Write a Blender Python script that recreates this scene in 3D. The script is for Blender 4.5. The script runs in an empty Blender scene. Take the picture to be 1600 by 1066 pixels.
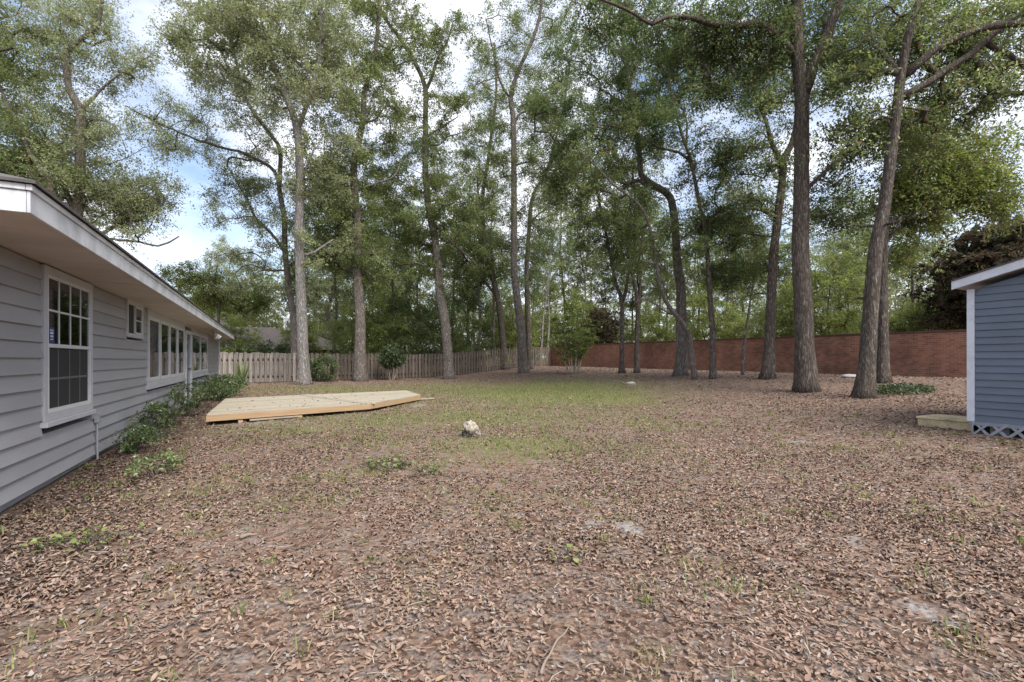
import bpy, bmesh, math, random
import numpy as np
from mathutils import Vector, Matrix

S = bpy.context.scene
COL = S.collection
random.seed(7)
RNG = np.random.default_rng(11)
R = math.radians

# ------------------------------------------------------------------ camera, sky, sun, exposure
CAMZ = 1.42
FPX, CX, HY = 755.0, 800.0, 563.0          # focal length, centre column and horizon row, in photo pixels
PSI = math.atan(382 / 755)                  # the camera looks this far to the right of the house wall's direction (+Y)
FW = np.array([math.sin(PSI), math.cos(PSI), 0.0])
RT = np.array([math.cos(PSI), -math.sin(PSI), 0.0])
UP = np.array([0.0, 0.0, 1.0])
CAM = np.array([0.0, 0.0, CAMZ])

cd = bpy.data.cameras.new('camera')
cam = bpy.data.objects.new('camera', cd)
COL.objects.link(cam)
cam.location = CAM
cam.rotation_euler = (R(90), 0, -PSI)
cd.sensor_width = 36
cd.lens = FPX / 1600 * 36
cd.shift_y = (HY - 533) / 1600
cd.clip_start = 0.05
cd.clip_end = 3000
S.camera = cam

SUN_EL, SUN_AZ = R(50), R(168)              # azimuth clockwise from +Y
world = bpy.data.worlds.new('World')
S.world = world
world.use_nodes = True
wn, wl = world.node_tree.nodes, world.node_tree.links
wn.clear()
w_out = wn.new('ShaderNodeOutputWorld')
w_bg = wn.new('ShaderNodeBackground')
w_bg.inputs['Strength'].default_value = 0.1
w_sky = wn.new('ShaderNodeTexSky')
w_sky.sky_type = 'NISHITA'
w_sky.sun_disc = False
w_sky.sun_elevation = SUN_EL
w_sky.sun_rotation = SUN_AZ
w_sky.air_density = 1.0
w_sky.dust_density = 2.0
w_tc = wn.new('ShaderNodeTexCoord')
w_map = wn.new('ShaderNodeMapping')
w_map.inputs['Scale'].default_value = (1.0, 1.0, 1.9)
w_map.inputs['Location'].default_value = (0.35, 0.1, 0.2)
w_noise = wn.new('ShaderNodeTexNoise')
w_noise.inputs['Scale'].default_value = 2.6
w_noise.inputs['Detail'].default_value = 7
w_noise.inputs['Roughness'].default_value = 0.55
w_ramp = wn.new('ShaderNodeValToRGB')
w_ramp.color_ramp.elements[0].position = 0.34
w_ramp.color_ramp.elements[1].position = 0.60
w_noise2 = wn.new('ShaderNodeTexNoise')
w_noise2.inputs['Scale'].default_value = 5.0
w_noise2.inputs['Detail'].default_value = 5
w_cl = wn.new('ShaderNodeValToRGB')
w_cl.color_ramp.elements[0].position = 0.3
w_cl.color_ramp.elements[0].color = (4.3, 4.6, 5.5, 1)
w_cl.color_ramp.elements[1].position = 0.65
w_cl.color_ramp.elements[1].color = (6.2, 6.3, 6.8, 1)
w_mix = wn.new('ShaderNodeMix')
w_mix.data_type = 'RGBA'
wl.new(w_tc.outputs['Generated'], w_map.inputs['Vector'])
wl.new(w_map.outputs['Vector'], w_noise.inputs['Vector'])
wl.new(w_map.outputs['Vector'], w_noise2.inputs['Vector'])
wl.new(w_noise.outputs['Fac'], w_ramp.inputs['Fac'])
wl.new(w_noise2.outputs['Fac'], w_cl.inputs['Fac'])
wl.new(w_ramp.outputs['Color'], w_mix.inputs['Factor'])
wl.new(w_sky.outputs['Color'], w_mix.inputs['A'])
wl.new(w_cl.outputs['Color'], w_mix.inputs['B'])
wl.new(w_mix.outputs['Result'], w_bg.inputs['Color'])
wl.new(w_bg.outputs['Background'], w_out.inputs['Surface'])

sd = bpy.data.lights.new('sun', 'SUN')
sd.energy = 2.2
sd.angle = R(35)
sd.color = (1.0, 0.95, 0.87)
sun = bpy.data.objects.new('sun', sd)
COL.objects.link(sun)
to_sun = Vector((math.cos(SUN_EL) * math.sin(SUN_AZ), math.cos(SUN_EL) * math.cos(SUN_AZ), math.sin(SUN_EL)))
sun.rotation_euler = to_sun.to_track_quat('Z', 'Y').to_euler()
sun.location = (0, 0, 40)

S.view_settings.view_transform = 'Standard'
S.view_settings.look = 'None'
S.view_settings.gamma = 1
S.view_settings.use_curve_mapping = False
S.view_settings.exposure = 1.35
S.render.engine = 'CYCLES'
S.cycles.max_bounces = 5
S.cycles.diffuse_bounces = 3
S.cycles.glossy_bounces = 3
S.cycles.transmission_bounces = 3
S.cycles.transparent_max_bounces = 6
S.cycles.use_denoising = True
S.cycles.caustics_reflective = False
S.cycles.caustics_refractive = False

# ------------------------------------------------------------------ terrain and pixel helpers
WALLX = -2.15                               # plane of the house wall
def zg(x, y):
    t = np.clip((np.asarray(x, float) - 9) / 13, 0, 1)
    return 0.72 * t * t * (3 - 2 * t) + 0.0053 * np.clip(y, 0, 40)

def uv(px, py):
    return (px - CX) / FPX, (HY - py) / FPX

def at(px, py, d):
    u, v = uv(px, py)
    return CAM + d * (FW + u * RT + v * UP)

def ground(px, py):
    """where the ray through a pixel meets the ground"""
    lo, hi = 0.5, 120.0
    for _ in range(60):
        m = (lo + hi) / 2
        p = at(px, py, m)
        if p[2] > zg(p[0], p[1]):
            lo = m
        else:
            hi = m
    p = at(px, py, lo)
    p[2] = float(zg(p[0], p[1]))
    return p, lo

def on_x(px, py, X):
    """where the ray meets the vertical plane x = X"""
    u, v = uv(px, py)
    k = FW + u * RT + v * UP
    return CAM + k * (X / k[0])

def on_z(px, py, Z):
    u, v = uv(px, py)
    k = FW + u * RT + v * UP
    return CAM + k * ((Z - CAMZ) / k[2])

# ------------------------------------------------------------------ mesh helpers
def link(name, me, mat=None, parent=None):
    o = bpy.data.objects.new(name, me)
    COL.objects.link(o)
    if mat is not None and me is not None and not me.materials:
        me.materials.append(mat)
    if parent is not None:
        o.parent = parent
    return o

def empty(name, loc=(0, 0, 0), rz=0.0):
    o = bpy.data.objects.new(name, None)
    COL.objects.link(o)
    o.location = loc
    o.rotation_euler = (0, 0, rz)
    o.empty_display_size = 0.2
    return o

def tag(o, label=None, cat=None, group=None, kind=None):
    if label: o['label'] = label
    if cat: o['category'] = cat
    if group: o['group'] = group
    if kind: o['kind'] = kind
    return o

def mesh_from(verts, faces, smooth=False):
    me = bpy.data.meshes.new('m')
    me.from_pydata([tuple(map(float, v)) for v in verts], [], faces)
    if smooth:
        me.polygons.foreach_set('use_smooth', [True] * len(me.polygons))
    me.update()
    return me

def np_mesh(verts, loops, starts, totals, smooth=False):
    me = bpy.data.meshes.new('m')
    me.vertices.add(len(verts))
    me.vertices.foreach_set('co', np.ascontiguousarray(verts, np.float32).ravel())
    me.loops.add(len(loops))
    me.loops.foreach_set('vertex_index', np.ascontiguousarray(loops, np.int32))
    me.polygons.add(len(starts))
    me.polygons.foreach_set('loop_start', np.ascontiguousarray(starts, np.int32))
    me.polygons.foreach_set('loop_total', np.ascontiguousarray(totals, np.int32))
    if smooth:
        me.polygons.foreach_set('use_smooth', np.ones(len(starts), bool))
    me.update(calc_edges=True)
    return me

def set_color(me, cols):
    a = me.color_attributes.new('tint', 'FLOAT_COLOR', 'POINT')
    c = np.ones((len(cols), 4), np.float32)
    c[:, :3] = cols
    a.data.foreach_set('color', c.ravel())

BOXF = [(0, 3, 2, 1), (4, 5, 6, 7), (0, 1, 5, 4), (1, 2, 6, 5), (2, 3, 7, 6), (3, 0, 4, 7)]

class MB:
    def __init__(self):
        self.v, self.f = [], []
    def hexa(self, pts):
        n = len(self.v)
        self.v += [tuple(map(float, p)) for p in pts]
        self.f += [tuple(n + i for i in f) for f in BOXF]
        return self
    def box(self, a, b):
        (x0, y0, z0), (x1, y1, z1) = a, b
        x0, x1 = min(x0, x1), max(x0, x1); y0, y1 = min(y0, y1), max(y0, y1); z0, z1 = min(z0, z1), max(z0, z1)
        return self.hexa([(x0, y0, z0), (x1, y0, z0), (x1, y1, z0), (x0, y1, z0),
                          (x0, y0, z1), (x1, y0, z1), (x1, y1, z1), (x0, y1, z1)])
    def prism(self, poly, z0, z1):
        n, k = len(self.v), len(poly)
        self.v += [(float(x), float(y), float(z0)) for x, y in poly] + [(float(x), float(y), float(z1)) for x, y in poly]
        self.f.append(tuple(n + i for i in reversed(range(k))))
        self.f.append(tuple(n + k + i for i in range(k)))
        for i in range(k):
            j = (i + 1) % k
            self.f.append((n + i, n + j, n + k + j, n + k + i))
        return self
    def tube(self, path, radii, sides=8, cap=True, jit=0.0):
        v, f = tube_vf(np.asarray(path, float), np.asarray(radii, float), sides, cap, jit)
        n = len(self.v)
        self.v += [tuple(map(float, p)) for p in v]
        self.f += [tuple(n + i for i in q) for q in f]
        return self
    def build(self, name, mat, parent=None, smooth=False, bevel=0.0):
        me = mesh_from(self.v, self.f, smooth)
        if bevel > 0:
            bm = bmesh.new(); bm.from_mesh(me)
            bmesh.ops.bevel(bm, geom=list(bm.edges), offset=bevel, segments=1, affect='EDGES', clamp_overlap=True)
            bm.to_mesh(me); bm.free()
        return link(name, me, mat, parent)

def frames(path):
    t = np.gradient(path, axis=0)
    t /= np.linalg.norm(t, axis=1, keepdims=True) + 1e-9
    a = np.array([1.0, 0, 0]) if abs(t[0][0]) < 0.8 else np.array([0, 1.0, 0])
    n = np.cross(t[0], a); n /= np.linalg.norm(n)
    N, B = [], []
    for i in range(len(path)):
        n = n - t[i] * np.dot(n, t[i]); n /= np.linalg.norm(n) + 1e-9
        N.append(n); B.append(np.cross(t[i], n))
    return np.array(N), np.array(B)

def tube_vf(path, radii, sides, cap=True, jit=0.0, flare=None):
    N, B = frames(path)
    k = len(path)
    ang = np.linspace(0, 2 * math.pi, sides, endpoint=False)
    rr = np.repeat(radii[:, None], sides, 1)
    if jit:
        rr = rr * (1 + jit * RNG.normal(size=rr.shape))
        lump = jit * 1.3 * np.sin(ang * 3 + RNG.uniform(0, 6))[None, :]
        rr = rr * (1 + lump)
    if flare is not None:
        rr = rr * flare(np.arange(k), ang)
    V = path[:, None, :] + rr[..., None] * (np.cos(ang)[None, :, None] * N[:, None, :] + np.sin(ang)[None, :, None] * B[:, None, :])
    V = V.reshape(-1, 3)
    F = []
    for i in range(k - 1):
        for j in range(sides):
            j2 = (j + 1) % sides
            F.append((i * sides + j, i * sides + j2, (i + 1) * sides + j2, (i + 1) * sides + j))
    if cap:
        F.append(tuple(range(sides))[::-1])
        F.append(tuple((k - 1) * sides + j for j in range(sides)))
    return V, F

def spline(pts, step):
    """Catmull-Rom through pts (with any number of columns), resampled about every step"""
    P = np.asarray(pts, float)
    if len(P) == 2:
        n = max(2, int(np.linalg.norm(P[1, :3] - P[0, :3]) / step) + 1)
        return P[0] + (P[1] - P[0]) * np.linspace(0, 1, n)[:, None]
    Q = np.vstack([2 * P[0] - P[1], P, 2 * P[-1] - P[-2]])
    out = []
    for i in range(1, len(Q) - 2):
        a, b, c, d = Q[i - 1], Q[i], Q[i + 1], Q[i + 2]
        n = max(1, int(np.linalg.norm(c[:3] - b[:3]) / step))
        for s in np.linspace(0, 1, n, endpoint=False):
            out.append(0.5 * (2 * b + (c - a) * s + (2 * a - 5 * b + 4 * c - d) * s * s + (3 * b - a - 3 * c + d) * s ** 3))
    out.append(P[-1])
    return np.array(out)

# ------------------------------------------------------------------ materials
def new_mat(name):
    m = bpy.data.materials.new(name)
    m.use_nodes = True
    nt = m.node_tree
    return m, nt, nt.nodes['Principled BSDF']

def ramp(nt, stops):
    r = nt.nodes.new('ShaderNodeValToRGB')
    e = r.color_ramp.elements
    while len(e) < len(stops):
        e.new(0.5)
    for i, (p, c) in enumerate(stops):
        e[i].position = p
        e[i].color = (*c, 1)
    return r

def noise(nt, vec, scale, detail=4, rough=0.55):
    n = nt.nodes.new('ShaderNodeTexNoise')
    n.inputs['Scale'].default_value = scale
    n.inputs['Detail'].default_value = detail
    n.inputs['Roughness'].default_value = rough
    if vec is not None:
        nt.links.new(vec, n.inputs['Vector'])
    return n

def coords(nt, scale=(1, 1, 1), kind='Object'):
    tc = nt.nodes.new('ShaderNodeTexCoord')
    mp = nt.nodes.new('ShaderNodeMapping')
    mp.inputs['Scale'].default_value = scale
    nt.links.new(tc.outputs[kind], mp.inputs['Vector'])
    return mp.outputs['Vector']

def mixc(nt, fac, a, b, mode='MIX'):
    m = nt.nodes.new('ShaderNodeMix')
    m.data_type = 'RGBA'
    m.blend_type = mode
    for sock, val in (('Factor', fac), ('A', a), ('B', b)):
        s = m.inputs[sock]
        if hasattr(val, 'is_linked'):
            nt.links.new(val, s)
        elif isinstance(val, tuple):
            s.default_value = (*val, 1) if len(val) == 3 else val
        else:
            s.default_value = val
    return m.outputs['Result']

def bump(nt, bsdf, height, strength=0.4, dist=0.01):
    b = nt.nodes.new('ShaderNodeBump')
    b.inputs['Strength'].default_value = strength
    b.inputs['Distance'].default_value = dist
    nt.links.new(height, b.inputs['Height'])
    nt.links.new(b.outputs['Normal'], bsdf.inputs['Normal'])

def vary(nt, col, amount=0.25):
    """brightness differs from object to object"""
    oi = nt.nodes.new('ShaderNodeObjectInfo')
    mr = nt.nodes.new('ShaderNodeMapRange')
    mr.inputs['To Min'].default_value = 1 - amount
    mr.inputs['To Max'].default_value = 1 + amount
    nt.links.new(oi.outputs['Random'], mr.inputs['Value'])
    h = nt.nodes.new('ShaderNodeHueSaturation')
    nt.links.new(mr.outputs['Result'], h.inputs['Value'])
    nt.links.new(col, h.inputs['Color'])
    return h.outputs['Color']

def paint(name, col, rough=0.6, dirt=(0.2, 0.18, 0.15), amt=0.35, scale=3.0, var=0.06, stretch=(1, 1, 1), bmp=0.15, kind='Object', lo=0.5, hi=0.8):
    m, nt, b = new_mat(name)
    vec = coords(nt, stretch, kind)
    n = noise(nt, vec, scale, 6, 0.65)
    r = ramp(nt, [(lo, (0, 0, 0)), (hi, (amt, amt, amt))])
    nt.links.new(n.outputs['Fac'], r.inputs['Fac'])
    c = mixc(nt, r.outputs['Color'], col, dirt)
    nt.links.new(vary(nt, c, var), b.inputs['Base Color'])
    b.inputs['Roughness'].default_value = rough
    n2 = noise(nt, vec, scale * 14, 3)
    bump(nt, b, n2.outputs['Fac'], bmp, 0.004)
    return m

def wood(name, a, bcol, scale=(1.2, 30, 30), var=0.15, rough=0.75, stain=None):
    m, nt, b = new_mat(name)
    vec = coords(nt, scale)
    oi = nt.nodes.new('ShaderNodeObjectInfo')
    add = nt.nodes.new('ShaderNodeVectorMath')
    cm = nt.nodes.new('ShaderNodeCombineXYZ')
    ml = nt.nodes.new('ShaderNodeMath'); ml.operation = 'MULTIPLY'; ml.inputs[1].default_value = 50
    nt.links.new(oi.outputs['Random'], ml.inputs[0])
    for k in 'XYZ': nt.links.new(ml.outputs[0], cm.inputs[k])
    nt.links.new(vec, add.inputs[0]); nt.links.new(cm.outputs[0], add.inputs[1])
    n = noise(nt, add.outputs[0], 1.0, 5, 0.6)
    r = ramp(nt, [(0.3, a), (0.7, bcol)])
    nt.links.new(n.outputs['Fac'], r.inputs['Fac'])
    c = r.outputs['Color']
    if stain:
        n3 = noise(nt, coords(nt, (1, 1, 1)), 2.2, 5, 0.7)
        r3 = ramp(nt, [(0.5, (0, 0, 0)), (0.68, (0.75, 0.75, 0.75))])
        nt.links.new(n3.outputs['Fac'], r3.inputs['Fac'])
        c = mixc(nt, r3.outputs['Color'], c, stain)
    nt.links.new(vary(nt, c, var), b.inputs['Base Color'])
    b.inputs['Roughness'].default_value = rough
    bump(nt, b, n.outputs['Fac'], 0.3, 0.003)
    return m

def bark(name, dark, light, lichen, amt=0.5):
    m, nt, b = new_mat(name)
    vec = coords(nt, (1, 1, 0.16))
    w = nt.nodes.new('ShaderNodeTexVoronoi')
    w.feature = 'DISTANCE_TO_EDGE'
    w.inputs['Scale'].default_value = 19
    nz = noise(nt, vec, 9, 5, 0.65)
    wv = mixc(nt, 0.12, vec, nz.outputs['Color'])
    nt.links.new(wv, w.inputs['Vector'])
    r = ramp(nt, [(0.03, tuple(.6 * q for q in dark)), (0.22, tuple(1.2 * q for q in light))])
    nt.links.new(w.outputs['Distance'], r.inputs['Fac'])
    n1 = noise(nt, coords(nt, (1, 1, 0.5)), 3.0, 6, 0.7)
    r1 = ramp(nt, [(0.3, tuple(0.55 * c for c in light)), (0.7, tuple(min(1, 1.25 * c) for c in light))])
    nt.links.new(n1.outputs['Fac'], r1.inputs['Fac'])
    c = mixc(nt, 0.45, r.outputs['Color'], r1.outputs['Color'])
    n2 = noise(nt, coords(nt, (1, 1, 0.35)), 11, 7, 0.75)
    r2 = ramp(nt, [(0.55, (0, 0, 0)), (0.62, (amt, amt, amt))])
    nt.links.new(n2.outputs['Fac'], r2.inputs['Fac'])
    c = mixc(nt, r2.outputs['Color'], c, lichen)
    nt.links.new(c, b.inputs['Base Color'])
    b.inputs['Roughness'].default_value = 0.95
    b.inputs['Specular IOR Level'].default_value = 0.2
    bump(nt, b, w.outputs['Distance'], 1.0, 0.12)
    return m

def leaf_mat(name, trans=0.35, rough=0.5, spec=0.3):
    """colour comes from the per-leaf tint; light comes through the blade"""
    m, nt, b = new_mat(name)
    at_ = nt.nodes.new('ShaderNodeAttribute')
    at_.attribute_name = 'tint'
    nt.links.new(at_.outputs['Color'], b.inputs['Base Color'])
    b.inputs['Roughness'].default_value = rough
    b.inputs['Specular IOR Level'].default_value = spec
    if trans > 0:
        tr = nt.nodes.new('ShaderNodeBsdfTranslucent')
        hs = nt.nodes.new('ShaderNodeHueSaturation')
        hs.inputs['Hue'].default_value = 0.485
        hs.inputs['Saturation'].default_value = 1.1
        hs.inputs['Value'].default_value = 1.7
        nt.links.new(at_.outputs['Color'], hs.inputs['Color'])
        nt.links.new(hs.outputs['Color'], tr.inputs['Color'])
        mx = nt.nodes.new('ShaderNodeMixShader')
        mx.inputs['Fac'].default_value = trans
        nt.links.new(b.outputs['BSDF'], mx.inputs[1])
        nt.links.new(tr.outputs['BSDF'], mx.inputs[2])
        nt.links.new(mx.outputs['Shader'], nt.nodes['Material Output'].inputs['Surface'])
    return m

def glass_mat(name, tint=(0.75, 0.78, 0.8)):
    m, nt, b = new_mat(name)
    nt.nodes.remove(b)
    tr = nt.nodes.new('ShaderNodeBsdfTransparent'); tr.inputs['Color'].default_value = (*tint, 1)
    gl = nt.nodes.new('ShaderNodeBsdfGlossy'); gl.inputs['Roughness'].default_value = 0.02
    gl.inputs['Color'].default_value = (0.9, 0.93, 1, 1)
    fr = nt.nodes.new('ShaderNodeFresnel'); fr.inputs['IOR'].default_value = 1.45
    mx = nt.nodes.new('ShaderNodeMixShader')
    nt.links.new(fr.outputs['Fac'], mx.inputs['Fac'])
    nt.links.new(tr.outputs['BSDF'], mx.inputs[1]); nt.links.new(gl.outputs['BSDF'], mx.inputs[2])
    nt.links.new(mx.outputs['Shader'], nt.nodes['Material Output'].inputs['Surface'])
    return m

def flat_mat(name, col, rough=0.6, metal=0.0):
    m, nt, b = new_mat(name)
    b.inputs['Base Color'].default_value = (*col, 1)
    b.inputs['Roughness'].default_value = rough
    b.inputs['Metallic'].default_value = metal
    return m

M = {}
M['siding'] = paint('grey_siding_paint', (0.328, 0.330, 0.352), 0.55, (0.23, 0.22, 0.22), 0.6, 1.6, 0.07, (1, 0.35, 1.5), 0.2, lo=0.42)
M['trim'] = paint('pale_trim_paint', (0.46, 0.47, 0.50), 0.5, (0.3, 0.3, 0.31), 0.4, 2.5, 0.03)
M['white_vinyl'] = flat_mat('white_vinyl', (0.60, 0.62, 0.65), 0.35)
M['fascia'] = paint('weathered_fascia_paint', (0.66, 0.68, 0.70), 0.6, (0.25, 0.26, 0.28), 0.75, 4.0, 0.03, (3, 0.7, 0.6), 0.2, lo=0.42, hi=0.75)
M['concrete'] = paint('block_foundation', (0.36, 0.36, 0.38), 0.9, (0.14, 0.12, 0.10), 0.8, 3.0, 0.05, (1, 0.6, 2.5), 0.6, lo=0.4)
M['glass'] = glass_mat('window_glass')
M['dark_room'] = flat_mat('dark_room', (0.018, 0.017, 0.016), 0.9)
M['screen'] = flat_mat('insect_screen', (0.022, 0.023, 0.025), 0.8)
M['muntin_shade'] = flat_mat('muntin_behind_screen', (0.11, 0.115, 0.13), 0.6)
M['curtain'] = flat_mat('curtain_cloth', (0.55, 0.58, 0.62), 0.9)
M['sticker_blue'] = flat_mat('sticker_blue', (0.015, 0.03, 0.22), 0.4)
M['sticker_white'] = flat_mat('sticker_white', (0.75, 0.76, 0.8), 0.5)
M['metal_grey'] = flat_mat('grey_metal', (0.33, 0.34, 0.36), 0.5, 0.3)
M['bulb'] = flat_mat('lamp_glass', (0.75, 0.75, 0.7), 0.2)
M['shingle'] = paint('dark_shingles', (0.075, 0.068, 0.066), 0.9, (0.16, 0.15, 0.15), 0.6, 9.0, 0.03, (1, 1, 3), 0.8, lo=0.4)
M['shingle_far'] = paint('brown_shingles', (0.06, 0.05, 0.048), 0.95, (0.14, 0.12, 0.115), 0.6, 6.0, 0.12, (1, 1, 1), 0.8, lo=0.4)
M['shed_blue'] = paint('blue_shed_paint', (0.105, 0.132, 0.172), 0.5, (0.072, 0.09, 0.115), 0.7, 3.0, 0.05, (1, 0.5, 1), 0.15, lo=0.42)
M['shed_trim'] = paint('shed_white_paint', (0.58, 0.61, 0.66), 0.55, (0.33, 0.34, 0.36), 0.6, 5.0, 0.03, lo=0.45)
M['lattice'] = paint('lattice_paint', (0.23, 0.245, 0.28), 0.6, (0.15, 0.14, 0.14), 0.5, 6.0, 0.08)
M['deck_top'] = wood('pale_deck_boards', (0.27, 0.236, 0.175), (0.375, 0.335, 0.26), (3, 30, 30), 0.15)
M['deck_side'] = wood('orange_deck_rim', (0.30, 0.195, 0.105), (0.40, 0.28, 0.165), (2, 30, 30), 0.08)
M['step_wood'] = wood('weathered_step_wood', (0.42, 0.335, 0.185), (0.58, 0.48, 0.30), (4, 25, 25), 0.15, 0.8, (0.17, 0.145, 0.105))
M['fence_pale'] = wood('weathered_fence_pale', (0.13, 0.114, 0.10), (0.28, 0.248, 0.225), (28, 28, 1.5), 0.3, 0.9, (0.10, 0.085, 0.075))
M['fence_dark'] = wood('weathered_fence_brown', (0.078, 0.062, 0.050), (0.160, 0.128, 0.104), (28, 28, 1.5), 0.3, 0.9, (0.07, 0.06, 0.05))
M['bark_pale'] = bark('pale_lichen_bark', (0.10, 0.088, 0.08), (0.31, 0.285, 0.265), (0.54, 0.54, 0.53), 0.8)
M['bark_grey'] = bark('grey_bark', (0.065, 0.053, 0.045), (0.215, 0.184, 0.160), (0.42, 0.42, 0.40), 0.65)
M['bark_dark'] = bark('dark_bark', (0.045, 0.036, 0.030), (0.160, 0.130, 0.108), (0.36, 0.34, 0.31), 0.6)
M['twig'] = flat_mat('twig_bark', (0.075, 0.062, 0.052), 0.9)
M['stem_pale'] = paint('smooth_pale_stem', (0.36, 0.31, 0.24), 0.7, (0.16, 0.13, 0.10), 0.7, 7.0, 0.1, lo=0.4)
M['leaf'] = leaf_mat('oak_leaves', 0.5)
M['leaf_gloss'] = leaf_mat('glossy_leaves', 0.2, 0.32, 0.5)
M['litter'] = leaf_mat('fallen_leaves', 0.0, 0.8, 0.15)
M['grass'] = leaf_mat('grass_blades', 0.3, 0.6)
M['stump'] = paint('bleached_wood', (0.38, 0.335, 0.275), 0.9, (0.09, 0.072, 0.06), 0.95, 14.0, 0.0, (1, 1, 1), 1.0, lo=0.45, hi=0.7)
M['stone'] = paint('pale_stone', (0.38, 0.36, 0.335), 0.9, (0.25, 0.22, 0.2), 0.6, 8.0, 0.1, bmp=0.7)
M['stick'] = paint('dead_stick', (0.22, 0.175, 0.14), 0.95, (0.12, 0.10, 0.085), 0.7, 12.0, 0.2)
M['cable'] = flat_mat('pale_cable', (0.55, 0.55, 0.52), 0.6)

def soffit_mat():
    m, nt, b = new_mat('vented_soffit')
    vec = coords(nt, (1, 1, 1))
    n = noise(nt, vec, 1.2, 5)
    r = ramp(nt, [(0.35, (0.50, 0.44, 0.385)), (0.65, (0.58, 0.525, 0.465))])
    nt.links.new(n.outputs['Fac'], r.inputs['Fac'])
    v = nt.nodes.new('ShaderNodeTexVoronoi')
    v.inputs['Scale'].default_value = 55
    v.inputs['Randomness'].default_value = 0.15
    nt.links.new(vec, v.inputs['Vector'])
    r2 = ramp(nt, [(0.18, (0.55, 0.55, 0.55)), (0.3, (1, 1, 1))])
    nt.links.new(v.outputs['Distance'], r2.inputs['Fac'])
    nt.links.new(mixc(nt, 0.8, r.outputs['Color'], r2.outputs['Color'], 'MULTIPLY'), b.inputs['Base Color'])
    b.inputs['Roughness'].default_value = 0.7
    return m
M['soffit'] = soffit_mat()

def brick_mat():
    m, nt, b = new_mat('red_brick')
    tc = nt.nodes.new('ShaderNodeTexCoord')
    sp = nt.nodes.new('ShaderNodeSeparateXYZ')
    cb = nt.nodes.new('ShaderNodeCombineXYZ')
    nt.links.new(tc.outputs['Object'], sp.inputs[0])
    nt.links.new(sp.outputs['Y'], cb.inputs['X']); nt.links.new(sp.outputs['Z'], cb.inputs['Y'])
    br = nt.nodes.new('ShaderNodeTexBrick')
    br.inputs['Scale'].default_value = 1.0
    br.inputs['Brick Width'].default_value = 0.21
    br.inputs['Row Height'].default_value = 0.077
    br.inputs['Mortar Size'].default_value = 0.006
    br.inputs['Color1'].default_value = (0.37, 0.165, 0.105, 1)
    br.inputs['Color2'].default_value = (0.215, 0.095, 0.064, 1)
    br.inputs['Mortar'].default_value = (0.31, 0.245, 0.205, 1)
    nt.links.new(cb.outputs[0], br.inputs['Vector'])
    n = noise(nt, cb.outputs[0], 0.7, 6, 0.65)
    r = ramp(nt, [(0.3, (0.48, 0.47, 0.46)), (0.7, (1.18, 1.15, 1.12))])
    nt.links.new(n.outputs['Fac'], r.inputs['Fac'])
    c = mixc(nt, 1.0, br.outputs['Color'], r.outputs['Color'], 'MULTIPLY')
    nt.links.new(c, b.inputs['Base Color'])
    b.inputs['Roughness'].default_value = 0.9
    bump(nt, b, br.outputs['Fac'], -0.5, 0.01)
    return m
M['brick'] = brick_mat()
M['brick_cap'] = paint('dark_brick_cap', (0.13, 0.062, 0.048), 0.95, (0.06, 0.05, 0.045), 0.8, 5.0, 0.1, lo=0.4)

# ------------------------------------------------------------------ ground
# patches in photo pixels: x, y, half width, half height, amount
GRASS_PX = [(850, 612, 190, 24, 1.15), (950, 620, 90, 18, 1.05), (700, 606, 150, 14, 0.7), (520, 608, 190, 9, 0.7), (640, 632, 90, 12, 0.55),
            (610, 655, 170, 24, 0.72), (760, 650, 210, 24, 0.75), (800, 695, 170, 28, 0.85), (690, 722, 60, 16, 0.6),
            (600, 690, 120, 22, 0.55), (900, 690, 150, 26, 0.5), (470, 670, 150, 20, 0.65), (480, 780, 170, 44, 0.42),
            (330, 770, 120, 54, 0.4), (1010, 705, 100, 22, 0.55), (760, 790, 180, 40, 0.42), (1130, 790, 100, 22, 0.35), (560, 740, 130, 28, 0.5),
            (250, 900, 130, 44, 0.38), (100, 980, 120, 44, 0.38), (1050, 850, 140, 34, 0.32), (640, 880, 150, 40, 0.36), (1000, 660, 100, 18, 0.55)]
SAND_PX = [(986, 826, 22, 12, 1.0), (925, 817, 18, 8, 0.7), (1440, 948, 36, 24, 0.85), (765, 632, 26, 3, 0.55), (420, 662, 110, 6, 0.5),
           (560, 650, 80, 4, 0.4), (655, 634, 20, 5, 0.5), (660, 1010, 34, 24, 0.65), (730, 960, 30, 18, 0.75), (360, 1040, 46, 22, 0.65),
           (1340, 845, 44, 12, 0.65), (880, 1000, 18, 12, 0.45), (1160, 950, 34, 14, 0.65), (140, 930, 30, 12, 0.65), (1250, 690, 40, 6, 0.6),
           (985, 600, 10, 3, 0.8), (1210, 740, 30, 6, 0.35), (840, 905, 26, 10, 0.35), (1030, 985, 28, 12, 0.4), (560, 960, 30, 12, 0.4)]

def px_of(x, y, z):
    """photo pixel of a world point, vectorised"""
    dx, dy = np.asarray(x), np.asarray(y)
    d = dx * FW[0] + dy * FW[1]
    r = dx * RT[0] + dy * RT[1]
    d = np.maximum(d, 0.3)
    return CX + FPX * r / d, HY - FPX * (z - CAMZ) / d

def patch_world(lst):
    out = []
    for (x, y, rx, ry, a) in lst:
        p, d = ground(x, y)
        q, _ = ground(x + rx, y)
        n, dn = ground(x, y + ry)
        f, df = ground(x, max(y - ry, 572))
        out.append((p[:2], np.linalg.norm(q[:2] - p[:2]), max(0.12, (df - dn) / 2), a))
    return out

GRASS_W, SAND_W = patch_world(GRASS_PX), patch_world(SAND_PX)

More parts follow.
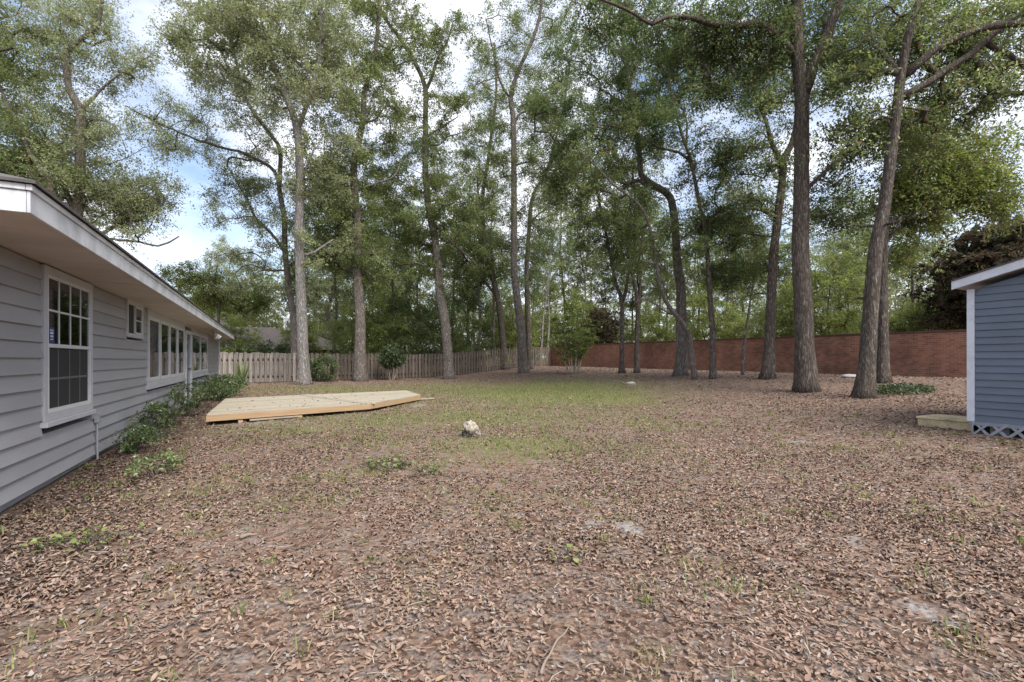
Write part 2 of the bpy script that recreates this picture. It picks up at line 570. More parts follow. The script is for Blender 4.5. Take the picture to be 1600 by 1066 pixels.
def field(lst, x, y, gain=1.0):
    s = np.zeros(np.shape(x))
    for (c, a, b, amt) in lst:
        dx, dy = x - c[0], y - c[1]
        r = dx * RT[0] + dy * RT[1]
        f = dx * FW[0] + dy * FW[1]
        s = np.maximum(s, amt * np.exp(-1.1 * ((r / a) ** 2 + (f / b) ** 2)))
    return s * gain

def vnoise(x, y, freq, seed):
    """smooth value noise"""
    rs = np.random.default_rng(seed)
    T = rs.random((64, 64))
    X, Y = np.asarray(x) * freq, np.asarray(y) * freq
    i, j = np.floor(X).astype(int), np.floor(Y).astype(int)
    fx, fy = X - i, Y - j
    fx, fy = fx * fx * (3 - 2 * fx), fy * fy * (3 - 2 * fy)
    g = lambda a, b: T[a % 64, b % 64]
    return (g(i, j) * (1 - fx) + g(i + 1, j) * fx) * (1 - fy) + (g(i, j + 1) * (1 - fx) + g(i + 1, j + 1) * fx) * fy

def ground_material():
    m, nt, b = new_mat('leafy_ground')
    vec = coords(nt, (1, 1, 1))
    at_ = nt.nodes.new('ShaderNodeAttribute'); at_.attribute_name = 'tint'
    sep = nt.nodes.new('ShaderNodeSeparateColor')
    nt.links.new(at_.outputs['Color'], sep.inputs['Color'])
    v = nt.nodes.new('ShaderNodeTexVoronoi')
    v.inputs['Scale'].default_value = 26
    nz = noise(nt, vec, 40, 3)
    wv = mixc(nt, 0.03, vec, nz.outputs['Color'])
    nt.links.new(wv, v.inputs['Vector'])
    sc = nt.nodes.new('ShaderNodeSeparateColor')
    nt.links.new(v.outputs['Color'], sc.inputs['Color'])
    leafc = ramp(nt, [(0.0, (0.12, 0.078, 0.060)), (0.3, (0.185, 0.120, 0.088)), (0.6, (0.25, 0.160, 0.115)), (0.88, (0.34, 0.24, 0.18)), (1.0, (0.20, 0.175, 0.155))])
    nt.links.new(sc.outputs['Red'], leafc.inputs['Fac'])
    n1 = noise(nt, vec, 0.55, 5, 0.6)
    r1 = ramp(nt, [(0.35, (0.82, 0.80, 0.80)), (0.65, (1.12, 1.10, 1.08))])
    nt.links.new(n1.outputs['Fac'], r1.inputs['Fac'])
    leaf = mixc(nt, 1.0, leafc.outputs['Color'], r1.outputs['Color'], 'MULTIPLY')
    soiln = noise(nt, vec, 30, 4)
    soil = ramp(nt, [(0.3, (0.19, 0.155, 0.135)), (0.7, (0.36, 0.315, 0.285))])
    nt.links.new(soiln.outputs['Fac'], soil.inputs['Fac'])
    n2 = noise(nt, vec, 5, 6, 0.7)
    r2 = ramp(nt, [(0.48, (0, 0, 0)), (0.62, (0.85, 0.85, 0.85))])
    nt.links.new(n2.outputs['Fac'], r2.inputs['Fac'])
    c = mixc(nt, r2.outputs['Color'], leaf, soil.outputs['Color'])
    # grass
    gn = noise(nt, vec, 16, 5, 0.7)
    gc = ramp(nt, [(0.3, (0.120, 0.145, 0.045)), (0.5, (0.190, 0.205, 0.075)), (0.68, (0.27, 0.235, 0.13))])
    nt.links.new(gn.outputs['Fac'], gc.inputs['Fac'])
    gm = nt.nodes.new('ShaderNodeMath'); gm.operation = 'MULTIPLY_ADD'
    gm.inputs[1].default_value = 1.0
    n3 = noise(nt, vec, 7, 6, 0.75)
    nm = nt.nodes.new('ShaderNodeMath'); nm.operation = 'SUBTRACT'; nm.inputs[1].default_value = 0.55
    nt.links.new(n3.outputs['Fac'], nm.inputs[0])
    nm2 = nt.nodes.new('ShaderNodeMath'); nm2.operation = 'MULTIPLY'; nm2.inputs[1].default_value = 3.4
    nt.links.new(nm.outputs[0], nm2.inputs[0])
    nt.links.new(sep.outputs['Red'], gm.inputs[0]); nt.links.new(nm2.outputs[0], gm.inputs[2])
    gr = ramp(nt, [(0.25, (0, 0, 0)), (0.65, (0.9, 0.9, 0.9))])
    nt.links.new(gm.outputs[0], gr.inputs['Fac'])
    gate = nt.nodes.new('ShaderNodeMath'); gate.operation = 'MULTIPLY'; gate.use_clamp = True
    g3 = nt.nodes.new('ShaderNodeMath'); g3.operation = 'MULTIPLY'; g3.inputs[1].default_value = 2.4; g3.use_clamp = True
    nt.links.new(sep.outputs['Red'], g3.inputs[0])
    nt.links.new(gr.outputs['Color'], gate.inputs[0]); nt.links.new(g3.outputs[0], gate.inputs[1])
    c = mixc(nt, gate.outputs[0], c, gc.outputs['Color'])
    # bare sand
    sr = ramp(nt, [(0.3, (0.29, 0.26, 0.24)), (0.7, (0.42, 0.385, 0.365))])
    nt.links.new(soiln.outputs['Fac'], sr.inputs['Fac'])
    sm = nt.nodes.new('ShaderNodeMath'); sm.operation = 'ADD'
    nt.links.new(sep.outputs['Green'], sm.inputs[0]); nt.links.new(nm.outputs[0], sm.inputs[1])
    srr = ramp(nt, [(0.25, (0, 0, 0)), (0.6, (1, 1, 1))])
    nt.links.new(sm.outputs[0], srr.inputs['Fac'])
    c = mixc(nt, srr.outputs['Color'], c, sr.outputs['Color'])
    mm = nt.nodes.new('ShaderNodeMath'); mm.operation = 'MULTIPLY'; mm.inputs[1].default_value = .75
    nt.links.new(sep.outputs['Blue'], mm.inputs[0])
    c = mixc(nt, mm.outputs[0], c, (0.085, 0.06, 0.048))  # blue channel: dark mulch colour that also paints contact shade by the house
    hs = nt.nodes.new('ShaderNodeHueSaturation'); hs.inputs['Value'].default_value = .70
    nt.links.new(c, hs.inputs['Color'])
    nt.links.new(hs.outputs['Color'], b.inputs['Base Color'])
    b.inputs['Roughness'].default_value = 0.95
    b.inputs['Specular IOR Level'].default_value = 0.1
    bump(nt, b, v.outputs['Distance'], 0.8, 0.02)
    return m

def build_ground():
    def axis(a, b, step, far):
        core = np.arange(a, b + 1e-6, step)
        ext = [step]
        while sum(ext) < far: ext.append(ext[-1] * 1.5)
        e = np.cumsum(ext)
        return np.concatenate([(a - e)[::-1], core, b + e])
    xs, ys = axis(-2.5, 25, 0.2, 900), axis(0.0, 40, 0.2, 900)
    X, Y = np.meshgrid(xs, ys)
    Z = zg(X, Y)
    near = (X > -2.2) & (X < 24) & (Y > 0) & (Y < 38)
    Z = Z + np.where(near, 0.025 * (vnoise(X, Y, 0.7, 1) - 0.5) + 0.02 * (vnoise(X, Y, 2.1, 2) - 0.5), 0)
    nx, ny = len(xs), len(ys)
    V = np.stack([X, Y, Z], -1).reshape(-1, 3)
    i = np.arange(ny - 1)[:, None] * nx + np.arange(nx - 1)[None, :]
    q = np.stack([i, i + 1, i + nx + 1, i + nx], -1).reshape(-1, 4)
    me = np_mesh(V, q.ravel(), np.arange(len(q)) * 4, np.full(len(q), 4), True)
    g = field(GRASS_W, V[:, 0], V[:, 1])
    s = field(SAND_W, V[:, 0], V[:, 1])
    mulch_shade = np.clip((WALLX + 1.3 - V[:, 0]) / .7, 0, 1) * ((V[:, 0] > -3) & (V[:, 1] < 27))  # dark mulch at the wall foot, with contact shade painted into its colour
    set_color(me, np.stack([g, s, mulch_shade], -1))
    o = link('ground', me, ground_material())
    tag(o, kind='structure')
build_ground()

# deck outline (world), used to keep litter off it
DECK_Z = 0.30
DECK_PX = [(322, 647.5), (579, 630), (657.5, 617), (635, 610), (352, 622.5)]
DECK = [on_z(x, y, DECK_Z)[:2] for x, y in DECK_PX]

def inside(poly, x, y):
    c = np.zeros(np.shape(x), bool)
    for i in range(len(poly)):
        (x1, y1), (x2, y2) = poly[i], poly[i - 1]
        k = ((y1 > y) != (y2 > y)) & (x < (x2 - x1) * (y - y1) / ((y2 - y1) + 1e-12) + x1)
        c ^= k
    return c

def free_ground(x, y):
    ok = (x > WALLX + 0.05) & (x < 23.0) & (y < 30.2 + 0.272 * (x + 2.4))
    ok &= ~inside(DECK, x, y)
    ok &= ~((x > 11.35) & (x < 14.6) & (y < 4.2))
    return ok

def scatter(r0, r1, dens, half=68):
    area = math.pi * (r1 ** 2 - r0 ** 2) * (2 * half / 360)
    n = int(area * dens)
    r = np.sqrt(RNG.uniform(r0 ** 2, r1 ** 2, n))
    a = PSI + RNG.uniform(-R(half), R(half), n)
    x, y = r * np.sin(a), r * np.cos(a)
    k = free_ground(x, y)
    return x[k], y[k]

def litter_colors(x, y):
    n = len(x)
    pal = np.array([(0.262, 0.168, 0.118), (0.218, 0.136, 0.096), (0.300, 0.202, 0.146), (0.172, 0.110, 0.080), (0.33, 0.245, 0.18),
                    (0.29, 0.19, 0.11), (0.125, 0.085, 0.068), (0.28, 0.245, 0.215), (0.24, 0.140, 0.108)])
    p = np.array([.22, .20, .13, .15, .05, .04, .10, .06, .06])
    c = pal[RNG.choice(len(pal), n, p=p / p.sum())]
    damp = .80 + .38 * vnoise(x, y, .55, 31) * .6 + .38 * vnoise(x, y, 1.9, 32) * .4
    wall = 1 - .35 * np.clip((WALLX + 1.0 - x) / .8, 0, 1)  # leaves tinted darker towards the house: mulch bed and painted contact shade
    return np.clip(np.array([.96, .985, 1.0]) * (c * .90 + .022) * (damp * wall)[:, None] * RNG.uniform(0.8, 1.2, (n, 1)), 0, 0.8)

def basis(n, tilt):
    """random in-plane heading with normals near +z"""
    a = RNG.uniform(0, 2 * math.pi, n)
    nz = np.stack([RNG.normal(0, tilt, n), RNG.normal(0, tilt, n), np.ones(n)], -1)
    nz /= np.linalg.norm(nz, axis=1, keepdims=True)
    t = np.stack([np.cos(a), np.sin(a), np.zeros(n)], -1)
    t -= nz * np.sum(t * nz, 1, keepdims=True)
    t /= np.linalg.norm(t, axis=1, keepdims=True)
    return t, np.cross(nz, t), nz

def keep_by_cover(x, y, grass_cut=0.75):
    g, s = field(GRASS_W, x, y), field(SAND_W, x, y)
    clump = vnoise(x, y, 1.3, 5) * 0.6 + vnoise(x, y, 3.1, 6) * 0.4
    p = (0.26 + 1.2 * clump) * (1 - grass_cut * np.clip(g * 1.1, 0, 1)) * (1 - 0.93 * np.clip(s * 1.3, 0, 1))
    return RNG.random(len(x)) < p

def build_litter():
    # near leaves: folded and curled blades
    xs, ys = [], []
    for r0, r1, dn in ((0.8, 3.3, 3000),):
        x, y = scatter(r0, r1, dn)
        k = keep_by_cover(x, y)
        xs.append(x[k]); ys.append(y[k])
    x, y = np.concatenate(xs), np.concatenate(ys)
    n = len(x)
    t, s, nz = basis(n, 0.22)
    L = RNG.uniform(0.016, 0.044, n) * RNG.choice([1, 1, 1, 1, 1.4], n)
    W = L * RNG.uniform(0.13, 0.24, n)
    fold = RNG.normal(0.15, 0.26, n) * W
    curl = RNG.normal(0.06, 0.14, n) * L
    c = np.stack([x, y, zg(x, y) + RNG.uniform(0.004, 0.015, n)], -1)
    def P(a, w, h):
        return c + t * (a * L)[:, None] + s * (w * W)[:, None] + nz * h[:, None]
    e = curl
    V = np.stack([P(-.5, 0, e), P(-.18, .85, fold), P(-.18, 0, 0 * e), P(-.18, -.85, fold),
                  P(.2, .95, fold), P(.2, 0, 0 * e + .1 * e), P(.2, -.95, fold), P(.5, 0, e)], 1).reshape(-1, 3)
    tri = [(0, 2, 1), (0, 3, 2), (4, 5, 7), (5, 6, 7)]
    quad = [(1, 2, 5, 4), (2, 3, 6, 5)]
    base = np.arange(n)[:, None] * 8
    lt = (base[:, None, :] + np.array(tri)[None]).reshape(-1)
    lq = (base[:, None, :] + np.array(quad)[None]).reshape(-1)
    nt_, nq = n * 4, n * 2
    loops = np.concatenate([lt, lq])
    starts = np.concatenate([np.arange(nt_) * 3, nt_ * 3 + np.arange(nq) * 4])
    tot = np.concatenate([np.full(nt_, 3), np.full(nq, 4)])
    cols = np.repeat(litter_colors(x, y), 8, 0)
    # farther leaves: folded diamonds
    xs, ys, sc = [], [], []
    for r0, r1, dn, k_ in ((3.3, 6.0, 2100, .72), (6.0, 10.0, 950, .82), (10.0, 18.0, 270, 1.1), (18.0, 46.0, 40, 1.6)):
        x, y = scatter(r0, r1, dn)
        k = keep_by_cover(x, y, 0.85)
        xs.append(x[k]); ys.append(y[k]); sc.append(np.full(k.sum(), k_))
    x, y, k_ = np.concatenate(xs), np.concatenate(ys), np.concatenate(sc)
    # a few blown onto the deck
    dk = np.array([to for to in RNG.uniform((-1.4, 11.5), (5.2, 19.5), (260, 2))])
    dk = dk[inside(DECK, dk[:, 0], dk[:, 1])][:90]
    nd = len(dk)
    x, y, k_ = np.append(x, dk[:, 0]), np.append(y, dk[:, 1]), np.append(k_, np.full(nd, 1.2))
    m = len(x)
    t, s, nz = basis(m, 0.32)
    L = RNG.uniform(0.035, 0.07, m) * k_
    W = L * RNG.uniform(0.17, 0.30, m)
    h = RNG.normal(0.004, 0.010, m)
    c = np.stack([x, y, zg(x, y) + RNG.uniform(0.004, 0.014, m) * k_], -1)
    if nd: c[-nd:, 2] = DECK_Z + .012
    V2 = np.stack([c - t * (L / 2)[:, None], c + s * W[:, None] + nz * h[:, None], c + t * (L / 2)[:, None], c - s * W[:, None] + nz * h[:, None]], 1).reshape(-1, 3)
    b2 = len(V) + np.arange(m)[:, None] * 4
    l2 = (b2[:, None, :] + np.array([(0, 2, 1), (0, 3, 2)])[None]).reshape(-1)
    o0 = len(loops)
    loops = np.concatenate([loops, l2])
    starts = np.concatenate([starts, o0 + np.arange(2 * m) * 3])
    tot = np.concatenate([tot, np.full(2 * m, 3)])
    V = np.vstack([V, V2])
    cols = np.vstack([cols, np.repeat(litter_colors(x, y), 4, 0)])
    me = np_mesh(V, loops, starts, tot)
    set_color(me, cols)
    o = link('leaf_litter', me, M['litter'])
    # thin twig slivers among the leaves
    x, y = np.concatenate([np.stack(scatter(0.8, 5.0, 42)), np.stack(scatter(5.0, 14.0, 14))], 1)
    n = len(x); t, s, nz = basis(n, .08)
    L = RNG.uniform(.03, .12, n); w_ = RNG.uniform(.0008, .0020, n) * (1 + np.hypot(x, y) / 9)
    c = np.stack([x, y, zg(x, y) + RNG.uniform(.02, .036, n)], -1)
    bend = RNG.normal(0, .12, n) * L
    rows = [(-.5, 0), (0, 1), (.5, .1)]
    V = np.stack([c + t * (a * L)[:, None] + s * (b * bend + q * w_)[:, None] + nz * (0 if q else .002) for a, b in rows for q in (-1, 1)], 1).reshape(-1, 3)
    b = np.arange(n)[:, None] * 6
    loops = (b[:, None, :] + np.array([(0, 2, 3, 1), (2, 4, 5, 3)])[None]).reshape(-1)
    me = np_mesh(V, loops, np.arange(2 * n) * 4, np.full(2 * n, 4))
    pal = np.array([(.34, .29, .24), (.24, .19, .16), (.15, .12, .09), (.40, .35, .29)])
    set_color(me, np.repeat(pal[RNG.integers(0, 4, n)], 6, 0))
    tw = link('twig_debris', me, M['litter'])
    tag(tw, 'fine dry twigs scattered among the fallen leaves', 'twigs', kind='stuff')
    tag(o, 'brown fallen oak leaves strewn over the whole yard', 'leaf litter', kind='stuff')
build_litter()

def blades(name, x, y, hgt, wid, cols, lean=0.5, mat='grass', z0=0.0):
    n = len(x)
    a = RNG.uniform(0, 2 * math.pi, n)
    s = np.stack([np.cos(a), np.sin(a), np.zeros(n)], -1)
    f = np.stack([-np.sin(a), np.cos(a), np.zeros(n)], -1)
    le = RNG.normal(0, lean, n)
    c = np.stack([x, y, zg(x, y) + z0], -1)
    mid = c + f * (le * hgt * 0.35)[:, None] + np.array([0, 0, 1.0]) * (hgt * 0.55)[:, None]
    tip = c + f * (le * hgt)[:, None] + np.array([0, 0, 1.0]) * (hgt * 0.9)[:, None]
    w = (wid / 2)[:, None]
    V = np.stack([c - s * w, c + s * w, mid + s * w * .8, mid - s * w * .8, tip], 1).reshape(-1, 3)
    b = np.arange(n)[:, None] * 5
    lq = (b + np.array([0, 1, 2, 3])).reshape(-1)
    lt = (b + np.array([3, 2, 4])).reshape(-1)
    me = np_mesh(V, np.concatenate([lq, lt]), np.concatenate([np.arange(n) * 4, 4 * n + np.arange(n) * 3]),
                 np.concatenate([np.full(n, 4), np.full(n, 3)]))
    set_color(me, np.repeat(cols, 5, 0))
    return link(name, me, M[mat])

def grass_cols(n, dry=0.42):
    pal = 1.05 * np.array([(0.105, 0.158, 0.036), (0.14, 0.185, 0.055), (0.18, 0.205, 0.075), (0.26, 0.235, 0.11), (0.34, 0.29, 0.16)])
    p = np.array([1 - dry, 1 - dry, 1 - dry, dry, dry * .6]); p /= p.sum()
    return pal[RNG.choice(5, n, p=p)] * RNG.uniform(0.75, 1.25, (n, 1))

def build_grass():
    X, Y, H, W = [], [], [], []
    for r0, r1, dn, wk in ((1.5, 7, 700, 1.0), (7, 13, 480, 1.5), (13, 22, 260, 2.2), (22, 38, 130, 3.2)):
        x, y = scatter(r0, r1, dn)
        g = field(GRASS_W, x, y)
        cl = vnoise(x, y, 2.3, 21) * .5 + vnoise(x, y, 6.0, 22) * .5
        p = np.clip(g * 1.5 + (cl - .5) * 2.4 - .25, 0, 1) * np.clip(g * 3, 0, 1)
        k = RNG.random(len(x)) < p
        X.append(x[k]); Y.append(y[k]); H.append(RNG.uniform(.022, .07, k.sum()) * (1 + .3 * (r0 > 10))); W.append(RNG.uniform(.003, .006, k.sum()) * wk)
    # lone tufts scattered through the leaves
    for _ in range(700):
        r, a = math.sqrt(random.uniform(2.0, 14 ** 2)), PSI + random.uniform(-R(60), R(60))
        cx, cy = r * math.sin(a), r * math.cos(a)
        k = random.randint(5, 28); sp = random.uniform(.02, .09)
        x, y = cx + RNG.normal(0, sp, k), cy + RNG.normal(0, sp, k)
        ok = free_ground(x, y)
        X.append(x[ok]); Y.append(y[ok]); H.append(RNG.uniform(.025, .075, ok.sum())); W.append(RNG.uniform(.003, .007, ok.sum()) * (1 + r / 9))
    x, y, h, w = map(np.concatenate, (X, Y, H, W))
    o = blades('grass', x, y, h, w, grass_cols(len(x)), 0.8)
    tag(o, 'short patchy green grass growing through the fallen leaves', 'grass', kind='stuff')
build_grass()

# ------------------------------------------------------------------ the grey house
HS = CAMZ + 1.04                    # soffit height
HY0, HY1 = 5.1, 27.25               # near and far ends of the wall
EX, EY0, EY1 = -1.478, 4.53, 27.55  # eave line
house = empty('house', (WALLX - 4, 16, 0))
tag(house, 'single storey house with grey lap siding and deep pale eaves', 'house')
def hp(mb, name, mat, parent=None, **k):
    """a part of the house, kept in world coordinates"""
    o = mb.build(name, M[mat], parent or house, **k)
    o.matrix_parent_inverse = Matrix.Translation(-Vector(house.location)) if parent is None else Matrix.Identity(4)
    return o

def wp(px, py):
    p = on_x(px, py, WALLX)
    return p[1], p[2]
# openings: y0, z0, y1, z1 of the outer trim (from the photograph)
def opening(xl, yt, xr, yb):
    a, b = wp(xl, yt), wp(xr, yb)
    return (a[0], b[1], b[0], a[1])
W1 = (wp(63, 500)[0], wp(63, 668)[1], wp(140, 500)[0], wp(64, 413)[1])
W2 = (wp(195.5, 500)[0], wp(196, 526)[1], wp(221, 500)[0], wp(196, 467)[1])
yA, yB = wp(228, 500)[0], wp(287, 500)[0]
zsill, ztop = wp(229, 608)[1], wp(229, 485)[1]
yD0, yD1 = wp(287.5, 500)[0], wp(297, 500)[0]
yE, yF = wp(297.5, 500)[0], wp(323.5, 500)[0]
zs2 = wp(298, 591)[1]
W3 = (yA, zsill, yB, ztop)
DOOR = (yD0 + 0.01, 0.16, yD1 - 0.01, ztop - 0.12)
W4 = (yE, zs2, yF, ztop)
OPEN = [W1, W2, W3, (DOOR[0], 0.0, DOOR[2], DOOR[3]), W4]
Z0 = 0.14
NC = 14
EXPO = (HS - Z0) / NC
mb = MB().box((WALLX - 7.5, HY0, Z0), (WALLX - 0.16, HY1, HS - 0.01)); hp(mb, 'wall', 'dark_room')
mb = MB().box((WALLX - 7.6, HY0 - .02, Z0 + .02), (WALLX - 0.17, HY0 - .005, HS - 0.01)); hp(mb, 'end_wall', 'siding')
mb = MB().box((WALLX - 7.4, HY0 + 0.02, -0.3), (WALLX - 0.035, HY1 - 0.02, Z0)); hp(mb, 'foundation', 'concrete')
for c in range(NC):
    z0 = Z0 - 0.02 + c * EXPO
    z1 = z0 + EXPO
    cuts = [(HY0, HY1)]
    for (a, b0, b, b1) in OPEN:
        if z0 + .01 < b1 and z1 - .01 > b0:
            new = []
            for (p, q) in cuts:
                if b <= p or a >= q: new.append((p, q)); continue
                if a - p > 0.02: new.append((p, a))
                if q - b > 0.02: new.append((b, q))
            cuts = new
    for (p, q) in cuts:
        # a board leans out at its foot and laps over the one below
        joints = [p]
        while q - joints[-1] > 5.2: joints.append(joints[-1] + random.uniform(3.4, 4.8))
        joints.append(q)
        for a, b in zip(joints, joints[1:]):
            b -= 0.007
            mb = MB().hexa([(WALLX - .16, a, z0), (WALLX + .024, a, z0), (WALLX + .024, b, z0), (WALLX - .16, b, z0),
                            (WALLX - .16, a, z1 + .01), (WALLX - .004, a, z1 + .006), (WALLX - .004, b, z1 + .006), (WALLX - .16, b, z1 + .01)])
            hp(mb, 'siding_board', 'siding')
# far end wall sits just inside the boards
hp(MB().box((WALLX - 7.5, HY1 + .002, Z0), (WALLX - .02, HY1 + .02, HS - .02)), 'end_wall', 'siding')
hp(MB().box((WALLX - .10, HY1 + .022, Z0), (WALLX + .03, HY1 + .05, HS - .01)), 'corner_board', 'trim')
# eaves
hp(MB().box((WALLX - 1.5, EY0 + .03, HS + .012), (EX - .022, EY1 - .03, HS + .03)), 'soffit', 'soffit')
yy = EY0 + .032
while yy < EY1 - .05:
    y2 = min(yy + .305, EY1 - .032)
    hp(MB().box((WALLX - 1.45, yy, HS + random.uniform(-.001, .001)), (EX - .024, y2 - .004, HS + .011)), 'soffit_panel', 'soffit')
    yy = y2
hp(MB().box((EX - .02, EY0, HS - .012), (EX, EY1, HS + .14)), 'fascia', 'fascia', bevel=.003)
hp(MB().box((EX - .02, EY0 - .014, HS + .143), (EX + .014, EY1 + .014, HS + .185)), 'fascia_trim', 'fascia', bevel=.003)
hp(MB().box((WALLX - 8.2, EY0, HS - .012), (EX - .022, EY0 + .02, HS + .14)), 'fascia', 'fascia', bevel=.003)
hp(MB().box((WALLX - 8.2, EY0 - .014, HS + .143), (EX - .022, EY0 + .02, HS + .185)), 'fascia_trim', 'fascia', bevel=.003)
hp(MB().box((WALLX - 8.2, EY1 - .02, HS - .012), (EX - .022, EY1, HS + .14)), 'fascia', 'fascia')
pitch = 0.36
ex, rx = EX + .04, WALLX - 4.0
run = ex - rx
zr = HS + .187
y0, y1 = EY0 - .04, EY1 + .04
roof_v = [(ex, y0, zr), (ex, y1, zr), (rx * 2 - ex, y1, zr), (rx * 2 - ex, y0, zr), (rx, y0 + run, zr + run * pitch), (rx, y1 - run, zr + run * pitch)]
roof_v += [(x, y, z + .022) for x, y, z in roof_v]
rb = MB(); rb.v = roof_v
rb.f = [(0, 5, 4), (0, 1, 5), (1, 2, 5), (2, 4, 5), (2, 3, 4), (3, 0, 4), (6, 10, 11), (6, 11, 7), (7, 11, 8), (8, 11, 10), (8, 10, 9), (9, 10, 6),
        (0, 6, 7, 1), (1, 7, 8, 2), (2, 8, 9, 3), (3, 9, 6, 0)]
hp(rb, 'roof', 'shingle')

def sub(parent, mb, name, mat, **k):
    o = mb.build(name, M[mat], parent, **k)
    return o

def frame_box(y0, z0, y1, z1, w, x0, x1):
    """four butted bars round a rectangle in the wall plane"""
    return [MB().box((x0, y0, z1 - w), (x1, y1, z1)), MB().box((x0, y0, z0), (x1, y1, z0 + w)),
            MB().box((x0, y0, z0 + w), (x1, y0 + w, z1 - w)), MB().box((x0, y1 - w, z0 + w), (x1, y1, z1 - w))]

def join(mbs):
    m = MB()
    for q in mbs:
        n = len(m.v); m.v += q.v; m.f += [tuple(n + i for i in f) for f in q.f]
    return m

def house_window(name):
    w = bpy.data.objects.new(name, None); COL.objects.link(w)
    w.parent = house
    w.matrix_parent_inverse = Matrix.Translation(-Vector(house.location))
    return w

X0 = WALLX + .03                   # windows stand just proud of the laps
# window beside the near end: double hung with a grille, screen on the lower sash
a, z0, b, z1 = W1
w = house_window('window')
for q in frame_box(a, z0 + .05, b, z1, .085, X0 - .10, X0 + .006): sub(w, q, 'casing', 'trim', bevel=.003)
sub(w, MB().box((X0 - .1, a - .02, z0 - .01), (X0 + .035, b + .02, z0 + .048)), 'sill', 'trim', bevel=.004)
ia, ib, iz0, iz1 = a + .087, b - .087, z0 + .137, z1 - .087
zm = iz0 + (iz1 - iz0) * .49
sub(w, join(frame_box(ia, zm - .02, ib, iz1, .035, X0 - .06, X0 + .002)), 'upper_sash', 'white_vinyl')
sub(w, join(frame_box(ia, iz0, ib, zm + .018, .042, X0 - .085, X0 + .003)), 'lower_sash', 'white_vinyl')
sub(w, MB().box((X0 - .014, ia + .036, zm + .02), (X0 - .012, ib - .036, iz1 - .036)), 'pane', 'glass')
sub(w, MB().box((X0 - .020, ia + .043, iz0 + .043), (X0 - .017, ib - .043, zm - .03)), 'insect_screen', 'screen')
gw = ib - ia
for k in (1, 2, 3):
    y = ia + gw * k / 4
    sub(w, MB().box((X0 - .0115, y - .011, zm + .02), (X0 - .003, y + .011, iz1 - .036)), 'muntin', 'white_vinyl')
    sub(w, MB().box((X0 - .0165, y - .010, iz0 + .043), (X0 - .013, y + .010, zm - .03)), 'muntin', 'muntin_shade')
zz = (zm + iz1) / 2
sub(w, MB().box((X0 - .0118, ia + .036, zz - .011), (X0 - .0025, ib - .036, zz + .011)), 'muntin', 'white_vinyl')
zz = (zm + iz0) / 2
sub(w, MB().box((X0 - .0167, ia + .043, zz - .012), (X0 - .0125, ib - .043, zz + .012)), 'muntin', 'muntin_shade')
st = sub(w, MB().box((X0 - .0119, ia + .055, zm + .03), (X0 - .001, ia + .19, zm + .20)), 'sticker', 'sticker_blue')
st['label'] = 'square blue sticker with white lettering'
for k, (q0, q1, zz_, hh) in enumerate(((.02, .11, .13, .012), (.02, .11, .095, .022), (.025, .105, .06, .018), (.03, .10, .03, .012))):
    for j in range(5):
        s0 = q0 + (q1 - q0) * j / 5
        sub(w, MB().box((X0 - .0009, ia + .058 + s0, zm + .03 + zz_), (X0 + .0006, ia + .058 + s0 + (q1 - q0) / 5 * random.uniform(.55, .8), zm + .03 + zz_ + hh)), 'sticker_print', 'sticker_white')

# small sliding window high under the eave
a, z0, b, z1 = W2
w = house_window('window')
for q in frame_box(a, z0, b, z1, .07, X0 - .1, X0 + .006): sub(w, q, 'casing', 'trim', bevel=.003)
m_ = (a + b) / 2
sub(w, join(frame_box(m_ - .02, z0 + .072, b - .072, z1 - .072, .03, X0 - .05, X0 + .004)), 'sash', 'white_vinyl')
sub(w, MB().box((X0 - .030, a + .071, z0 + .071), (X0 - .027, m_ - .022, z1 - .071)), 'insect_screen', 'screen')
sub(w, MB().box((X0 - .014, m_ + .012, z0 + .103), (X0 - .012, b - .103, z1 - .103)), 'pane', 'glass')
sub(w, MB().box((X0 - .06, m_ + .012, z0 + .103), (X0 - .05, b - .103, z1 - .103)), 'blind', 'curtain')
sub(w, MB().box((X0 - .0115, m_ + .012, (z0 + z1) / 2 - .01), (X0 - .004, b - .103, (z0 + z1) / 2 + .01)), 'muntin', 'white_vinyl')

def curtain(w, y0, y1, z0, z1):
    m = MB(); n = 14
    pts = [(y0 + (y1 - y0) * i / n, X0 - .055 + .02 * math.sin(i * 1.9)) for i in range(n + 1)]
    for (ya, xa), (yb, xb) in zip(pts, pts[1:]):
        m.hexa([(xa - .004, ya, z0), (xa, ya, z0), (xb, yb, z0), (xb - .004, yb, z0), (xa - .004, ya, z1), (xa, ya, z1), (xb, yb, z1), (xb - .004, yb, z1)])
    sub(w, m, 'curtain', 'curtain')

def picture_window(a, z0, b, z1, panes, curtains):
    w = house_window('window')
    for q in frame_box(a, z0 + .05, b, z1, .10, X0 - .1, X0 + .006): sub(w, q, 'casing', 'trim', bevel=.003)
    sub(w, MB().box((X0 - .1, a - .03, z0 - .01), (X0 + .035, b + .03, z0 + .048)), 'sill', 'trim', bevel=.004)
    ia, ib, iz0, iz1 = a + .102, b - .102, z0 + .152, z1 - .102
    n = len(panes)
    tot = sum(panes); y = ia
    for k, f in enumerate(panes):
        y2 = y + (ib - ia) * f / tot
        ya, yb = y + (.0 if k == 0 else .05), y2 - (.0 if k == n - 1 else .05)
        if k:
            sub(w, MB().box((X0 - .1, y - .048, iz0), (X0 + .004, y + .048, iz1)), 'mullion', 'trim')
        sub(w, join(frame_box(ya, iz0 + .002, yb, iz1 - .002, .07, X0 - .07, X0 + .004)), 'sash', 'white_vinyl')
        sub(w, MB().box((X0 - .014, ya + .071, iz0 + .073), (X0 - .012, yb - .071, iz1 - .073)), 'pane', 'glass')
        if curtains:
            curtain(w, ya + .02, ya + (yb - ya) * (.80 if k % 2 == 0 else .22), iz0 + .01, iz1 - .02)
        y = y2
    return w
